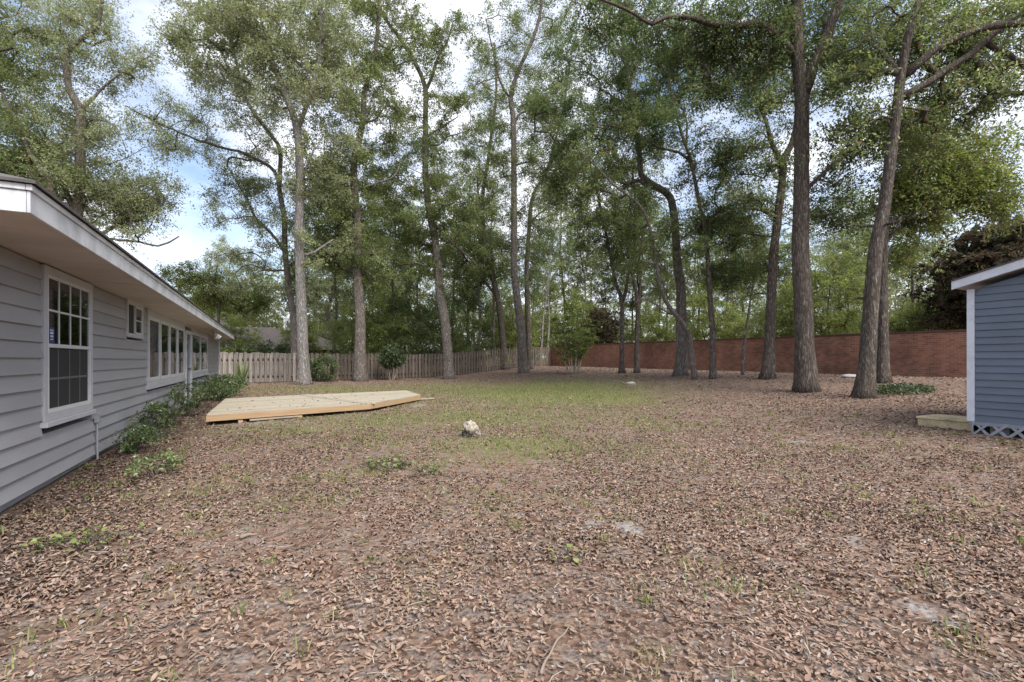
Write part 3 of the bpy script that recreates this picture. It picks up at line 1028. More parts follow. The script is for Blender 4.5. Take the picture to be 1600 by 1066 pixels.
picture_window(*W3, [1, 1, 1, 1], True)
picture_window(*W4, [1, 1], False)

# door between the two window bands
a, z0, b, z1 = DOOR
w = house_window('door')
for q in (MB().box((X0 - .1, a, z0), (X0 + .03, a + .09, z1)), MB().box((X0 - .1, b - .09, z0), (X0 + .03, b, z1)), MB().box((X0 - .1, a + .09, z1 - .1), (X0 + .03, b - .09, z1))):
    sub(w, q, 'casing', 'white_vinyl', bevel=.003)
sub(w, MB().box((X0 - .07, a + .092, z0 + .04), (X0 - .03, b - .092, z1 - .102)), 'door_leaf', 'muntin_shade')
sub(w, MB().box((X0 - .029, a + .2, z0 + .3), (X0 - .026, b - .2, z1 - .25)), 'pane', 'glass')
sub(w, MB().box((X0 - .1, a + .092, z0), (X0 + .06, b - .092, z0 + .038)), 'threshold', 'metal_grey')
sub(w, MB().tube([(X0 - .03, b - .15, z0 + 1.0), (X0 + .03, b - .15, z0 + 1.0)], [.025, .032], 10), 'handle', 'metal_grey')
X0 = WALLX
# header panel over the window bands
hp(MB().box((X0 - .05, yA, ztop + .004), (X0 + .030, yF, HS - .004)), 'frieze_board', 'trim')
# wall box with its conduit, outlet, vent
cy, cz = wp(146, 655)
hp(MB().box((X0 + .012, cy - .04, cz - .05), (X0 + .07, cy + .04, cz + .08)), 'junction_box', 'metal_grey', bevel=.005)
hp(MB().tube([(X0 + .04, cy, cz - .05), (X0 + .04, cy, cz - .4), (X0 + .045, cy + .01, -.05)], [.014, .014, .014], 8), 'conduit', 'metal_grey')
cy, cz = wp(273, 617)
hp(MB().box((X0 + .012, cy - .07, cz - .10), (X0 + .07, cy + .07, cz + .10)), 'outlet_cover', 'metal_grey', bevel=.006)
# twin flood lamp under the eave
ly, lx = 20.0, -1.72
f = house_window('flood_light')
f.name = 'flood_light'
sub(f, MB().tube([(lx, ly, HS), (lx, ly, HS - .03)], [.055, .055], 12), 'base_plate', 'white_vinyl')
for s_ in (-1, 1):
    e_ = np.array([lx + .05, ly + .17 * s_, HS - .10])
    sub(f, MB().tube([(lx, ly, HS - .03), (lx + .02, ly + .07 * s_, HS - .06), e_], [.014, .014, .02], 8), 'arm', 'metal_grey')
    d_ = np.array([.55, .35 * s_, -.75]); d_ /= np.linalg.norm(d_)
    sub(f, MB().tube([e_, e_ + d_ * .07, e_ + d_ * .18], [.04, .08, .11], 14), 'lamp_head', 'white_vinyl')
    sub(f, MB().tube([e_ + d_ * .181, e_ + d_ * .205], [.10, .06], 14), 'lamp_lens', 'bulb')
# downpipe at the far corner
hp(MB().tube([(X0 + .06, HY1 + .09, HS - .01), (X0 + .06, HY1 + .09, 1.1), (X0 + .06, HY1 + .09, .1)], [.035] * 3, 8), 'downpipe', 'white_vinyl')

# ------------------------------------------------------------------ deck
deck = empty('deck', (DECK[0][0], DECK[0][1], 0))
tag(deck, 'low new timber deck with pale boards beside the house', 'deck')
Tinv = Matrix.Translation(-Vector(deck.location))
D = [np.array(p) for p in DECK]
ud = D[1] - D[0]; ud /= np.linalg.norm(ud)
vd = np.array([-ud[1], ud[0]])
def to_l(p): return np.array([np.dot(p - D[0], ud), np.dot(p - D[0], vd)])
def to_w(q): return D[0] + q[0] * ud + q[1] * vd
poly = [to_l(p) for p in D]
smid = [to_l(on_z(x, y, DECK_Z)[:2]) for x, y in ((505, 615.5), (527, 631))]
seam = (smid[0][0] + smid[1][0]) / 2
def span(v):
    """extent of the deck outline along its boards at offset v"""
    xs = []
    for i in range(len(poly)):
        (x1, y1), (x2, y2) = poly[i], poly[i - 1]
        if (y1 > v) != (y2 > v):
            xs.append(x1 + (v - y1) / (y2 - y1) * (x2 - x1))
    return (min(xs), max(xs)) if len(xs) >= 2 else None
def deck_part(corners, z0, z1, name, mat):
    """corners in deck coordinates; the part keeps its own origin so grain runs along it"""
    c = sum(np.array(q) for q in corners) / len(corners)
    m = MB().prism([(q[0] - c[0], q[1] - c[1]) for q in corners], z0, z1)
    o = m.build(name, M[mat], deck)
    wpos = to_w(c)
    o.location = (wpos[0] - deck.location.x, wpos[1] - deck.location.y, 0)
    o.rotation_euler = (0, 0, math.atan2(ud[1], ud[0]))
    return o
vmax = max(p[1] for p in poly)
bw = 0.14
v = 0.03
while v + bw < vmax - .01:
    s0, s1 = span(v + .004), span(v + bw - .010)
    if s0 and s1:
        l0, l1, r0, r1 = s0[0], s1[0], s0[1], s1[1]
        for (a0, a1, b0, b1) in ((l0 + .01, l1 + .01, seam - .21, seam - .21), (seam + .21, seam + .21, r0 - .01, r1 - .01)):
            if b0 - a0 > .05 and b1 - a1 > .05:
                deck_part([(a0, v), (b0, v), (b1, v + bw - .014), (a1, v + bw - .014)], DECK_Z - .032, DECK_Z + random.uniform(-.001, .001), 'deck_board', 'deck_top')
    v += bw
vend = .05
while vend < vmax and span(vend) and span(vend)[0] < seam - .25: vend += .02
vend -= .04
for k in range(3):
    a = seam - .19 + k * .140
    deck_part([(a, .03), (a + .12, .03), (a + .12, vend), (a, vend)], DECK_Z - .032, DECK_Z + .002, 'breaker_board', 'deck_top')
for i in range(len(poly)):
    p, q = poly[i - 1], poly[i]
    t_ = (q - p) / np.linalg.norm(q - p); n_ = np.array([t_[1], -t_[0]])
    ang_o = deck_part([p + t_ * .0, q - t_ * .0, q - n_ * .038 - t_ * .04, p - n_ * .038 + t_ * .04], DECK_Z - .155, DECK_Z - .034, 'rim_joist', 'deck_side')
for i in range(1, 6):
    vv = vmax * i / 6
    s_ = span(vv)
    for fr in (.06, .5, .94):
        deck_part([(s_[0] + (s_[1] - s_[0]) * fr - .05, vv - .05), (s_[0] + (s_[1] - s_[0]) * fr + .05, vv - .05), (s_[0] + (s_[1] - s_[0]) * fr + .05, vv + .05), (s_[0] + (s_[1] - s_[0]) * fr - .05, vv + .05)], -.15, DECK_Z - .033, 'support_post', 'deck_side')
fl = np.linalg.norm(poly[1] - poly[0])
for fr in (.16, .33, .5):
    deck_part([(fl * fr, -.03), (fl * fr + .09, -.03), (fl * fr + .09, .0), (fl * fr, .0)], -.1, DECK_Z - .175, 'support_post', 'deck_side')
deck_part([(fl * .22, -.05), (fl * .50, -.05), (fl * .50, -.012), (fl * .22, -.012)], DECK_Z - .205, DECK_Z - .171, 'ledger_strip', 'deck_top')
# board offcuts by the deck corner
bp, _ = ground(664, 626)
o = MB().box((-.35, -.07, 0), (.35, .07, .04)).build('timber_offcut', M['deck_top'], None, bevel=.003)
o.location = (bp[0], bp[1], bp[2] + .04); o.rotation_euler = (0, 0.03, .4)
tag(o, 'short pale timber offcut lying at the corner of the deck', 'plank')

# ------------------------------------------------------------------ fence across the back
FA, FB = np.array([-9.0, 28.2]), np.array([22.7, 36.9])
fu = (FB - FA) / np.linalg.norm(FB - FA)
fn = np.array([fu[1], -fu[0]])
flen = np.linalg.norm(FB - FA)
fence = empty('wooden_fence', (FA[0], FA[1], float(zg(*FA))))
tag(fence, 'weathered shadowbox board fence along the back of the yard', 'fence')
def fence_part(s, off, z0, mesh, name, tilt=0.0):
    p = FA + fu * s + fn * off
    o = link(name, mesh, None, fence)
    o.location = (p[0] - FA[0], p[1] - FA[1], z0 - fence.location.z)
    o.rotation_euler = (random.gauss(0, .006), tilt, math.atan2(fu[1], fu[0]))
    return o
def slat_mesh(h, mat):
    me = MB().hexa([(-.07, -.009, 0), (.07, -.009, 0), (.07, .009, 0), (-.07, .009, 0), (-.07, -.009, h), (.07, -.009, h), (.07, .009, h), (-.07, .009, h)])
    me = mesh_from(me.v, me.f); me.materials.append(M[mat]); return me
SL = {(h, m): slat_mesh(h, m) for h in (1.60, 1.63, 1.66) for m in ('fence_pale', 'fence_dark')}
s, k = 5.9, 0
while s < flen - .05:
    p = FA + fu * s
    z = float(zg(*p))
    mat_ = 'fence_pale' if s < 10.6 + random.uniform(-.3, .3) else 'fence_dark'
    off = .055 if k % 2 == 0 else -.055
    fence_part(s, off, z + .03, SL[(random.choice((1.60, 1.63, 1.66)), mat_)], 'fence_board', random.gauss(0, .008))
    s += .128; k += 1
s = 5.5
while s < flen:
    s2 = min(s + 2.44, flen)
    for h in (.35, 1.3):
        pa, pb = FA + fu * s, FA + fu * s2
        za, zb = float(zg(*pa)) + h, float(zg(*pb)) + h
        m = MB().hexa([(0, -.034, za - za), (s2 - s, -.034, zb - za), (s2 - s, .034, zb - za), (0, .034, 0), (0, -.034, .085), (s2 - s, -.034, zb - za + .085), (s2 - s, .034, zb - za + .085), (0, .034, .085)])
        me = mesh_from(m.v, m.f); me.materials.append(M['fence_dark'])
        o = fence_part(s, 0, za, me, 'rail'); o.rotation_euler = (0, 0, math.atan2(fu[1], fu[0]))
    m = MB().box((-.045, -.03, -.2), (.045, .033, 1.60)); me = mesh_from(m.v, m.f); me.materials.append(M['fence_pale' if s < 10 else 'fence_dark'])
    fence_part(s, 0, float(zg(*(FA + fu * s))), me, 'post')
    s = s2 if s2 < flen else flen + 1
# plain post against the house corner
m = MB().box((-.07, -.05, -.1), (.07, .05, 1.62)); me = mesh_from(m.v, m.f); me.materials.append(M['fence_dark'])
fence_part(6.75, .12, .15, me, 'post')

# ------------------------------------------------------------------ brick wall on the right
WA, WB = np.array([23.95, -6.0]), np.array([22.6, 37.2])
wu = (WB - WA) / np.linalg.norm(WB - WA); wlen = np.linalg.norm(WB - WA)
brick_wall = empty('brick_wall', (WA[0], WA[1], 0))
brick_wall.rotation_euler = (0, 0, math.atan2(wu[1], wu[0]) - math.pi / 2)
tag(brick_wall, 'long red brick boundary wall with a dark cap course', 'wall')
def wall_strip(x0, x1, zlo, zhi, name, mat, step=2.0, along=True):
    m = MB(); n = int(wlen / step)
    rows = []
    for i in range(n + 1):
        yy = wlen * i / n
        p = WA + wu * yy
        zb = float(zg(*p))
        rows.append([(x0, yy, zb + zlo), (x1, yy, zb + zlo), (x1, yy, zb + zhi), (x0, yy, zb + zhi)])
    m.v = [q for r in rows for q in r]
    for i in range(n):
        for j in range(4):
            j2 = (j + 1) % 4
            m.f.append((i * 4 + j, i * 4 + j2, i * 4 + 4 + j2, i * 4 + 4 + j))
    m.f.append((0, 3, 2, 1)); m.f.append(tuple(n * 4 + j for j in range(4)))
    return m.build(name, M[mat], brick_wall)
WH = 1.72
wall_strip(-.11, .11, -.4, WH, 'brick_body', 'brick')
# each cap brick stands on edge; shared mesh
cap = MB().box((-.13, -.105, 0), (.13, .105, .075)); cap_me = mesh_from(cap.v, cap.f); cap_me.materials.append(M['brick_cap'])
wall_strip(-.122, .122, WH + .002, WH + .022, 'cap_bed', 'brick_cap')
yy = 7.0
for i in range(160):
    p = WA + wu * yy
    o = link('cap_brick', cap_me, None, brick_wall)
    o.location = (random.gauss(0, .003), yy, float(zg(*p)) + WH + .023)
    o.rotation_euler = (0, random.gauss(0, .01), 0)
    yy += .225
    if yy > wlen: break

# ------------------------------------------------------------------ blue shed
SX, SY1, SY0 = 11.44, 4.12, 1.0
FZ = 0.32
shed = empty('garden_shed', (SX + 1.5, 2.56, .08))
tag(shed, 'small blue lap-sided garden shed with white trim', 'shed')
Sinv = Matrix.Translation(-Vector(shed.location))
def sp(mb, name, mat, **k):
    o = mb.build(name, M[mat], shed, **k); o.matrix_parent_inverse = Sinv; return o
PK = (SY0 + SY1) / 2
slope = .264
ez = 2.71
def roofz(y): return ez + slope * (min(y - SY0, SY1 - y))
sp(MB().hexa([(SX + .02, SY0 + .02, FZ), (SX + 3, SY0 + .02, FZ), (SX + 3, SY1 - .02, FZ), (SX + .02, SY1 - .02, FZ),
              (SX + .02, SY0 + .02, ez), (SX + 3, SY0 + .02, ez), (SX + 3, SY1 - .02, ez), (SX + .02, SY1 - .02, ez)]), 'wall', 'shed_blue')
ns = 22; exs = .127
for c in range(ns):
    z0, z1 = FZ - .01 + c * exs, FZ - .01 + (c + 1) * exs
    def lim(z):
        if z <= ez - .03: return SY0 + .02, SY1 - .095
        t = (z - ez + .03) / slope
        return SY0 + t, SY1 - t
    (a0, b0), (a1, b1) = lim(z0), lim(z1 + .008)
    b0, b1 = min(b0, SY1 - .095), min(b1, SY1 - .095)
    if b0 - a0 < .1: break
    a1, b1 = min(a1, PK - .01), max(b1, PK + .01)
    sp(MB().hexa([(SX + .018, a0, z0), (SX - .016, a0, z0), (SX - .016, b0, z0), (SX + .018, b0, z0),
                  (SX + .018, a1, z1 + .008), (SX + .006, a1, z1 + .008), (SX + .006, b1, z1 + .008), (SX + .018, b1, z1 + .008)]), 'siding_board', 'shed_blue')
sp(MB().box((SX - .022, SY1 - .093, FZ - .01), (SX + .015, SY1 + .015, ez)), 'corner_board', 'shed_trim', bevel=.003)
sp(MB().box((SX + .0155, SY1 - .018, FZ - .01), (SX + .10, SY1 + .014, ez)), 'corner_board', 'shed_trim', bevel=.003)
sp(MB().box((SX - .018, SY0 + .02, FZ - .075), (SX + .015, SY1 - .02, FZ - .012)), 'skirt_board', 'lattice')
oh = .2
for s_ in (-1, 1):
    yE_ = SY1 + .17 if s_ > 0 else SY0 - .17
    zE = ez - .17 * slope + .05
    zP = zE + abs(yE_ - PK) * slope
    def quad(x0, x1, lo, hi):
        return MB().hexa([(x0, PK, zP + lo), (x1, PK, zP + lo), (x1, yE_, zE + lo), (x0, yE_, zE + lo), (x0, PK, zP + hi), (x1, PK, zP + hi), (x1, yE_, zE + hi), (x0, yE_, zE + hi)])
    sp(quad(SX - oh, SX - oh + .025, .0, .15), 'rake_board', 'shed_trim', bevel=.003)
    sp(quad(SX - oh + .026, SX + 3.2, .03, .05), 'soffit', 'shed_trim')
    sp(quad(SX - oh - .02, SX + 3.22, .152, .172), 'roof', 'shingle')
    sp(quad(SX + 3.1, SX + 3.19, -.02, .028), 'rake_board', 'shed_trim')
sp(MB().box((SX + .06, SY0 + .05, .0), (SX + .16, SY0 + .2, FZ - .077)), 'pier', 'concrete')
sp(MB().box((SX + .15, SY1 - .5, .0), (SX + .40, SY1 - .25, FZ - .012)), 'pier', 'concrete')
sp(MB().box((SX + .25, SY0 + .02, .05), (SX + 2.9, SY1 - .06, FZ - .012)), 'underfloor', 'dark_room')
# lattice skirt leaning in front of the gap
lat = empty('lattice_panel', (SX - .05, SY1 - .06, .07))
tag(lat, 'grey diagonal lattice skirt propped along the foot of the blue shed', 'lattice')
LH, LL = .24, 3.0
n = 13
for layer, sg in ((0, 1), (1, -1)):
    for i in range(-2, n):
        ya = i * .24
        if sg > 0: y0_, y1_ = ya, ya + LH
        else: y0_, y1_ = ya + LH, ya
        x_ = layer * .012
        w_ = .032
        c_ = [(y0_ - w_, 0), (y0_ + w_, 0), (y1_ + w_, LH), (y1_ - w_, LH)]
        c_ = [(min(max(q, 0), LL), z) for q, z in c_]
        if c_[1][0] - c_[0][0] < .02 and c_[2][0] - c_[3][0] < .02: continue
        m = MB().hexa([(x_, -c_[0][0], 0), (x_ + .011, -c_[0][0], 0), (x_ + .011, -c_[1][0], 0), (x_, -c_[1][0], 0),
                       (x_ + .03, -c_[3][0], LH), (x_ + .041, -c_[3][0], LH), (x_ + .041, -c_[2][0], LH), (x_ + .03, -c_[2][0], LH)])
        m.build('slat', M['lattice'], lat)
# wooden step by the shed
p, d = ground(1431.4, 664.7)
step = empty('wooden_step', (p[0], SY1 + .02, p[2]))
tag(step, 'low box step of weathered timber beside the shed corner', 'step')
sl = p[1] - SY1 - .02
for k in range(6):
    m = MB().box((k * .145, 0, .150), (k * .145 + .138, sl, .186 + random.uniform(-.002, .003)))
    m.build('tread_board', M['step_wood'], step, bevel=.003)
MB().box((.02, .02, -.03), (.055, sl - .02, .148)).build('front_board', M['step_wood'], step, bevel=.003)
MB().box((.056, sl - .055, -.03), (.86, sl - .02, .148)).build('side_board', M['step_wood'], step, bevel=.003)
MB().box((.80, .02, -.03), (.835, sl - .06, .148)).build('back_board', M['step_wood'], step, bevel=.003)

# ------------------------------------------------------------------ foliage and trees
GREENS = {
    'oak':   [(0.112, 0.152, 0.054), (0.142, 0.184, 0.070), (0.090, 0.128, 0.046), (0.190, 0.226, 0.104), (0.160, 0.188, 0.080)],
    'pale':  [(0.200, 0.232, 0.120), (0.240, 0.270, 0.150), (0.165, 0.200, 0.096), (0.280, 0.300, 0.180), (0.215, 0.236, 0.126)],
    'dark':  [(0.074, 0.112, 0.042), (0.094, 0.136, 0.054), (0.060, 0.095, 0.038), (0.124, 0.164, 0.070), (0.104, 0.134, 0.052)],
    'lime':  [(0.130, 0.172, 0.046), (0.165, 0.208, 0.062), (0.102, 0.142, 0.040), (0.205, 0.235, 0.086), (0.148, 0.172, 0.058)],
    'fresh': [(0.165, 0.215, 0.060), (0.205, 0.255, 0.080), (0.130, 0.178, 0.052), (0.240, 0.270, 0.105), (0.185, 0.210, 0.075)],
    'deep':  [(0.050, 0.078, 0.030), (0.066, 0.096, 0.038), (0.040, 0.064, 0.028), (0.090, 0.122, 0.052), (0.076, 0.096, 0.040)],
    'rust':  [(0.075, 0.052, 0.034), (0.050, 0.048, 0.030), (0.060, 0.070, 0.036), (0.095, 0.062, 0.038), (0.040, 0.045, 0.026)],
}

def spray_dirs(k, ns, flat, rng):
    so = rng.normal(size=(k, ns, 3)); so /= np.linalg.norm(so, axis=2, keepdims=True)
    so *= rng.uniform(0.55, 1.25, (k, ns, 1)); so[..., 2] *= flat
    return so

def twig_ribbons(centers, rads, rng=RNG, per=7, w=.007):
    """fine bare twigs fanning out inside each leaf clump"""
    k = len(centers); n = k * per
    so = spray_dirs(k, per, .7, rng).reshape(-1, 3) * np.repeat(np.broadcast_to(rads, (k,)), per)[:, None]
    a = np.repeat(centers, per, 0); m = a + so * .55; b = a + so + np.array([0, 0, -.16]) * np.linalg.norm(so, axis=1, keepdims=True)
    sd_ = np.cross(so, rng.normal(size=(n, 3))); sd_ /= np.linalg.norm(sd_, axis=1, keepdims=True) + 1e-9
    V = np.stack([a - sd_ * w, a + sd_ * w, m + sd_ * w * .7, m - sd_ * w * .7, b], 1).reshape(-1, 3)
    q = np.arange(n)[:, None] * 5
    loops = np.concatenate([(q + np.array([0, 1, 2, 3])).ravel(), (q + np.array([3, 2, 4])).ravel()])
    return np_mesh(V, loops, np.concatenate([np.arange(n) * 4, 4 * n + np.arange(n) * 3]), np.concatenate([np.full(n, 4), np.full(n, 3)]))

def leaf_mesh(centers, radius, per, size, green, flat=0.7, tilt=1.0, rng=RNG, brown=0.02, tri=False):
    """leaves spread round clump centres; every leaf a folded diamond"""
    centers = np.asarray(centers); k = len(centers)
    rad = np.broadcast_to(radius, (k,))
    per = np.broadcast_to(per, (k,)).astype(int)
    idx = np.repeat(np.arange(k), per)
    n = len(idx)
    # each clump is a handful of sprays: leaves sit along short twigs that fan out from its middle
    ns = 11
    so = spray_dirs(k, ns, flat, rng)
    pick = rng.integers(0, ns, n)
    dr = so[idx, pick]
    along = rng.uniform(.12, 1.08, n) ** .75
    sag = -.16 * along ** 2
    c = centers[idx] + (dr * along[:, None] + rng.normal(0, .085, (n, 3)) + np.array([0, 0, 1]) * sag[:, None]) * rad[idx][:, None]
    t = dr / (np.linalg.norm(dr, axis=1, keepdims=True) + 1e-6) + rng.normal(0, .75, (n, 3)); t[:, 2] -= .2
    t /= np.linalg.norm(t, axis=1, keepdims=True)
    nz = rng.normal(size=(n, 3)) * tilt * .8 + np.array([0, 0, .9])
    s = np.cross(nz, t); s /= np.linalg.norm(s, axis=1, keepdims=True) + 1e-9
    nn = np.cross(t, s)
    L = size * rng.uniform(0.65, 1.35, n)
    W = L * rng.uniform(0.18, 0.28, n)
    h = L * .08
    if tri:
        W = W * 1.15
        V = np.stack([c - t * (L * .4)[:, None] + s * W[:, None], c + t * (L * .6)[:, None], c - t * (L * .3)[:, None] - s * W[:, None]], 1).reshape(-1, 3)
        me = np_mesh(V, np.arange(3 * n), np.arange(n) * 3, np.full(n, 3))
        nvp = 3
    else:
        V = np.stack([c - t * (L / 2)[:, None], c + s * W[:, None] + nn * h[:, None], c + t * (L / 2)[:, None], c - s * W[:, None] + nn * h[:, None]], 1).reshape(-1, 3)
        b = np.arange(n)[:, None] * 4
        loops = (b[:, None, :] + np.array([(0, 1, 2), (0, 2, 3)])[None]).reshape(-1)
        me = np_mesh(V, loops, np.arange(2 * n) * 3, np.full(2 * n, 3))
        nvp = 4
    pal = np.array(GREENS[green])
    cc = pal[rng.integers(0, len(pal), n)]
    clump_tone = rng.uniform(0.72, 1.30, (k, 1))
    cc = cc * clump_tone[idx] * rng.uniform(.8, 1.2, (n, 1))
    br = rng.random(n) < brown
    cc[br] = np.array([.20, .11, .05])
    set_color(me, np.repeat(np.clip(cc, 0, 1), nvp, 0))
    return me

def grow(skel, skel_r, clumps, rng=RNG, tipr=0.008, grow_r=0.011, low=0.6):
    """join each clump to the nearest wood already grown; returns tube paths with radii"""
    nodes = [np.array(p) for p in skel]
    nr = list(skel_r)
    parent = [-1] * len(nodes)
    load = [0] * len(nodes)
    order = np.argsort([np.min(np.linalg.norm(np.array(skel) - c, axis=1)) for c in clumps])
    chains = []
    arr = np.array(nodes)
    for ci in order:
        c = clumps[ci]
        dv = c - arr
        dist = np.linalg.norm(dv, axis=1)
        cost = dist + low * np.maximum(0, arr[:, 2] - c[2] + 0.3 * dist)
        j = int(np.argmin(cost))
        a = arr[j]
        L = dist[j]
        m = max(3, min(9, int(L / 0.35)))
        ts = np.linspace(0, 1, m + 1)[1:]
        side = rng.normal(size=3) * L * .06
        path = [a]
        for t in ts:
            p = a + (c - a) * t + side * math.sin(math.pi * t) + np.array([0, 0, L * .05 * math.sin(math.pi * t)]) + rng.normal(0, .03, 3) * (t < 1)
            path.append(p)
        prev = j
        ids = [j]
        for p in path[1:]:
            nodes.append(p); nr.append(0); parent.append(prev); load.append(0)
            prev = len(nodes) - 1; ids.append(prev)
        arr = np.vstack([arr, path[1:]])
        chains.append(ids)
        q = prev
        while q != -1:
            load[q] += 1; q = parent[q]
    out = []
    ns = len(skel)
    for ids in chains:
        P = np.array([nodes[i] for i in ids])
        rr = []
        for i in ids:
            if i < ns: rr.append(min(nr[i] * .8, tipr + grow_r * load[ids[1]] ** .62))
            else: rr.append(tipr + grow_r * (load[i] ** .62 - 1) if load[i] > 1 else tipr)
        out.append((P, np.maximum(np.array(rr), tipr * .6)))
    return out

def tubes_mesh(chains, sides=5):
    V, L, St, To = [], [], [], []
    nv = nl = 0
    for P, rr in chains:
        v, f = tube_vf(P, rr, sides, cap=False)
        V.append(v)
        f = np.array(f) + nv
        L.append(f.ravel()); St.append(nl + np.arange(len(f)) * 4); To.append(np.full(len(f), 4))
        nl += f.size; nv += len(v)
    return np_mesh(np.vstack(V), np.concatenate(L), np.concatenate(St), np.concatenate(To), True)

def trunk_mesh(path, radii, flare=1.6, sides=14, jit=.035):
    h = path[:, 2] - path[0, 2]
    ph = RNG.uniform(0, 6)
    nb = random.choice((4, 5, 6))
    def fl(i, ang):
        e = np.exp(-np.clip(h, 0, 99) / (radii[0] * 1.3 + .12))
        return 1 + e[:, None] * ((flare - 1) * (.75 + .45 * np.sin(nb * ang + ph))[None, :])
    v, f = tube_vf(path, radii, sides, True, jit, fl)
    return mesh_from(v, f, True)

def ell(d, cx, cy, rx, ry, n, depth=0.0, rz=None):
    """clump centres inside an ellipsoid given in photo pixels at depth d"""
    c = at(cx, cy, d + depth)
    k = (d + depth) / FPX
    a, b = rx * k, ry * k
    e = rz if rz is not None else min(a, b) * .9
    p = RNG.normal(size=(n, 3)); p /= np.linalg.norm(p, axis=1, keepdims=True)
    p *= RNG.uniform(.15, 1, (n, 1)) ** (1 / 2.2)
    return c + p[:, :1] * a * RT + p[:, 1:2] * b * UP + p[:, 2:] * e * FW

def traced_tree(label, base, trunk, w, limbs, crown, mat='bark_grey', green='oak', size=.10, per=190, rad=.75, name='oak_tree', group=None, flare=1.6, depth=None, cat='tree', fill=.5, dens=1.0):
    """base and trunk points in photo pixels; widths in photo pixels; crown = ellipsoids (cx, cy, rx, ry, clumps, depth)"""
    if depth is None:
        b, d = ground(*base)
    else:
        d = depth
        b = at(base[0], base[1], d); b[2] = float(zg(b[0], b[1]))
    k = d / FPX * 1.0
    w = (w[0] * .92, w[1] * .75)
    drift = random.uniform(-.04, .04)
    pts = [np.append(b - np.array([0, 0, .12]), w[0] * k / 2)]
    n = len(trunk)
    lw = np.linspace(w[0], w[1], n + 1)[1:]
    for (x, y), ww in zip(trunk, lw):
        p = at(x, y, d) ; hgt = p[2] - b[2]
        p = p + FW * drift * hgt
        pts.append(np.append(p, ww * k / 2))
    root = empty(name, tuple(b))
    tag(root, label, cat, group)
    inv = Matrix.Translation(-Vector(b))
    sp_ = spline(pts, .3)
    tr = link('trunk', trunk_mesh(sp_[:, :3], np.maximum(sp_[:, 3], .01), flare), M[mat], root); tr.matrix_parent_inverse = inv
    for _ in range(random.randint(1, 4) if w[0] > 9 else 0):
        i_ = random.randrange(len(sp_) // 6 + 2, max(len(sp_) // 2, len(sp_) // 6 + 4)) if len(sp_) > 14 else len(sp_) // 2
        i_ = min(i_, len(sp_) - 1)
        a_ = random.uniform(0, 6.28); c_ = sp_[i_, :3]; r_ = sp_[i_, 3]
        dr = np.array([math.cos(a_), math.sin(a_), random.uniform(-.1, .5)])
        ln = random.uniform(.15, .8)
        v, f = tube_vf(np.array([c_ + dr * r_ * .5, c_ + dr * (r_ + ln * .5), c_ + dr * (r_ + ln) + np.array([0, 0, random.uniform(-.1, .1)])]), np.array([.05, .032, .012]) * random.uniform(.5, 1.1), 7, True, .06)
        o = link('broken_stub', mesh_from(v, f, True), M[mat], root); o.matrix_parent_inverse = inv
    skel, sr = [p for p in sp_[len(sp_) // 4:, :3]], [r for r in sp_[len(sp_) // 4:, 3]]
    for (lp, w0, w1) in limbs:
        h0 = at(*lp[0], d)[2] - b[2]
        off0 = drift * h0
        sl_ = random.uniform(-.30, .30)
        q = []
        acc = 0
        for i, (x, y) in enumerate(lp):
            p = at(x, y, d)
            if i: acc += math.hypot(x - lp[i - 1][0], y - lp[i - 1][1]) * k
            ww = 1.0 * (w0 + (w1 - w0) * i / (len(lp) - 1))
            q.append(np.append(p + FW * (off0 + sl_ * acc), ww * k / 2))
        qs = spline(q, .3)
        kk = np.cumsum(RNG.normal(0, .022, (len(qs), 3)), 0); kk -= np.linspace(0, 1, len(qs))[:, None] * kk[-1]
        qs[:, :3] += kk
        v, f = tube_vf(qs[:, :3], np.maximum(qs[:, 3], .008), 9, True, .04)
        o = link('limb', mesh_from(v, f, True), M[mat], root); o.matrix_parent_inverse = inv
        skel += list(qs[:, :3]); sr += list(qs[:, 3])
    cl = [ell(d, *(c[:4] + (int(c[4] * 1.15),) + ((c[5],) if len(c) > 5 else (.7,)))) for c in crown if c[4] > 0]
    if cl:
        # loose sprays along the upper wood
        up_ = np.array([p for p in skel if p[2] > b[2] + 6.5])
        if len(up_) > 4:
            m_ = int(len(up_) * fill)
            pk = up_[RNG.integers(0, len(up_), m_)]
            cl.append(pk + RNG.normal(0, 1, (m_, 3)) * np.array([1.25, 1.25, .8]))
        cl = np.vstack(cl)
        cl = cl[cl[:, 2] > b[2] + 1.6]
        ch = grow(skel, sr, cl)
        o = link('branches', tubes_mesh(ch), M['twig' if mat != 'bark_pale' else 'bark_grey'], root); o.matrix_parent_inverse = inv
        tag(o, kind='stuff')
        o = link('twigs', twig_ribbons(cl, rad * 1.1), M['twig'], root); o.matrix_parent_inverse = inv
        tag(o, kind='stuff')
        # leaves at each clump and along the outer part of its twig
        extra = np.array([P[-2] for P, _ in ch])
        cc = np.vstack([cl, extra + RNG.normal(0, .2, extra.shape)])
        pr = np.concatenate([np.full(len(cl), per * dens), np.full(len(extra), per * .35 * dens)])
        rr = np.concatenate([RNG.uniform(.7, 1.35, len(cl)) * rad * 1.2, np.full(len(extra), rad * .8)])
        far = d > 17
        me = leaf_mesh(cc, rr, pr * (1.42 if far else .70), size * (1.16 if far else 1.30), green, tri=far)
        o = link('crown', me, M['leaf'], root); o.matrix_parent_inverse = inv
        tag(o, kind='stuff')
    return root

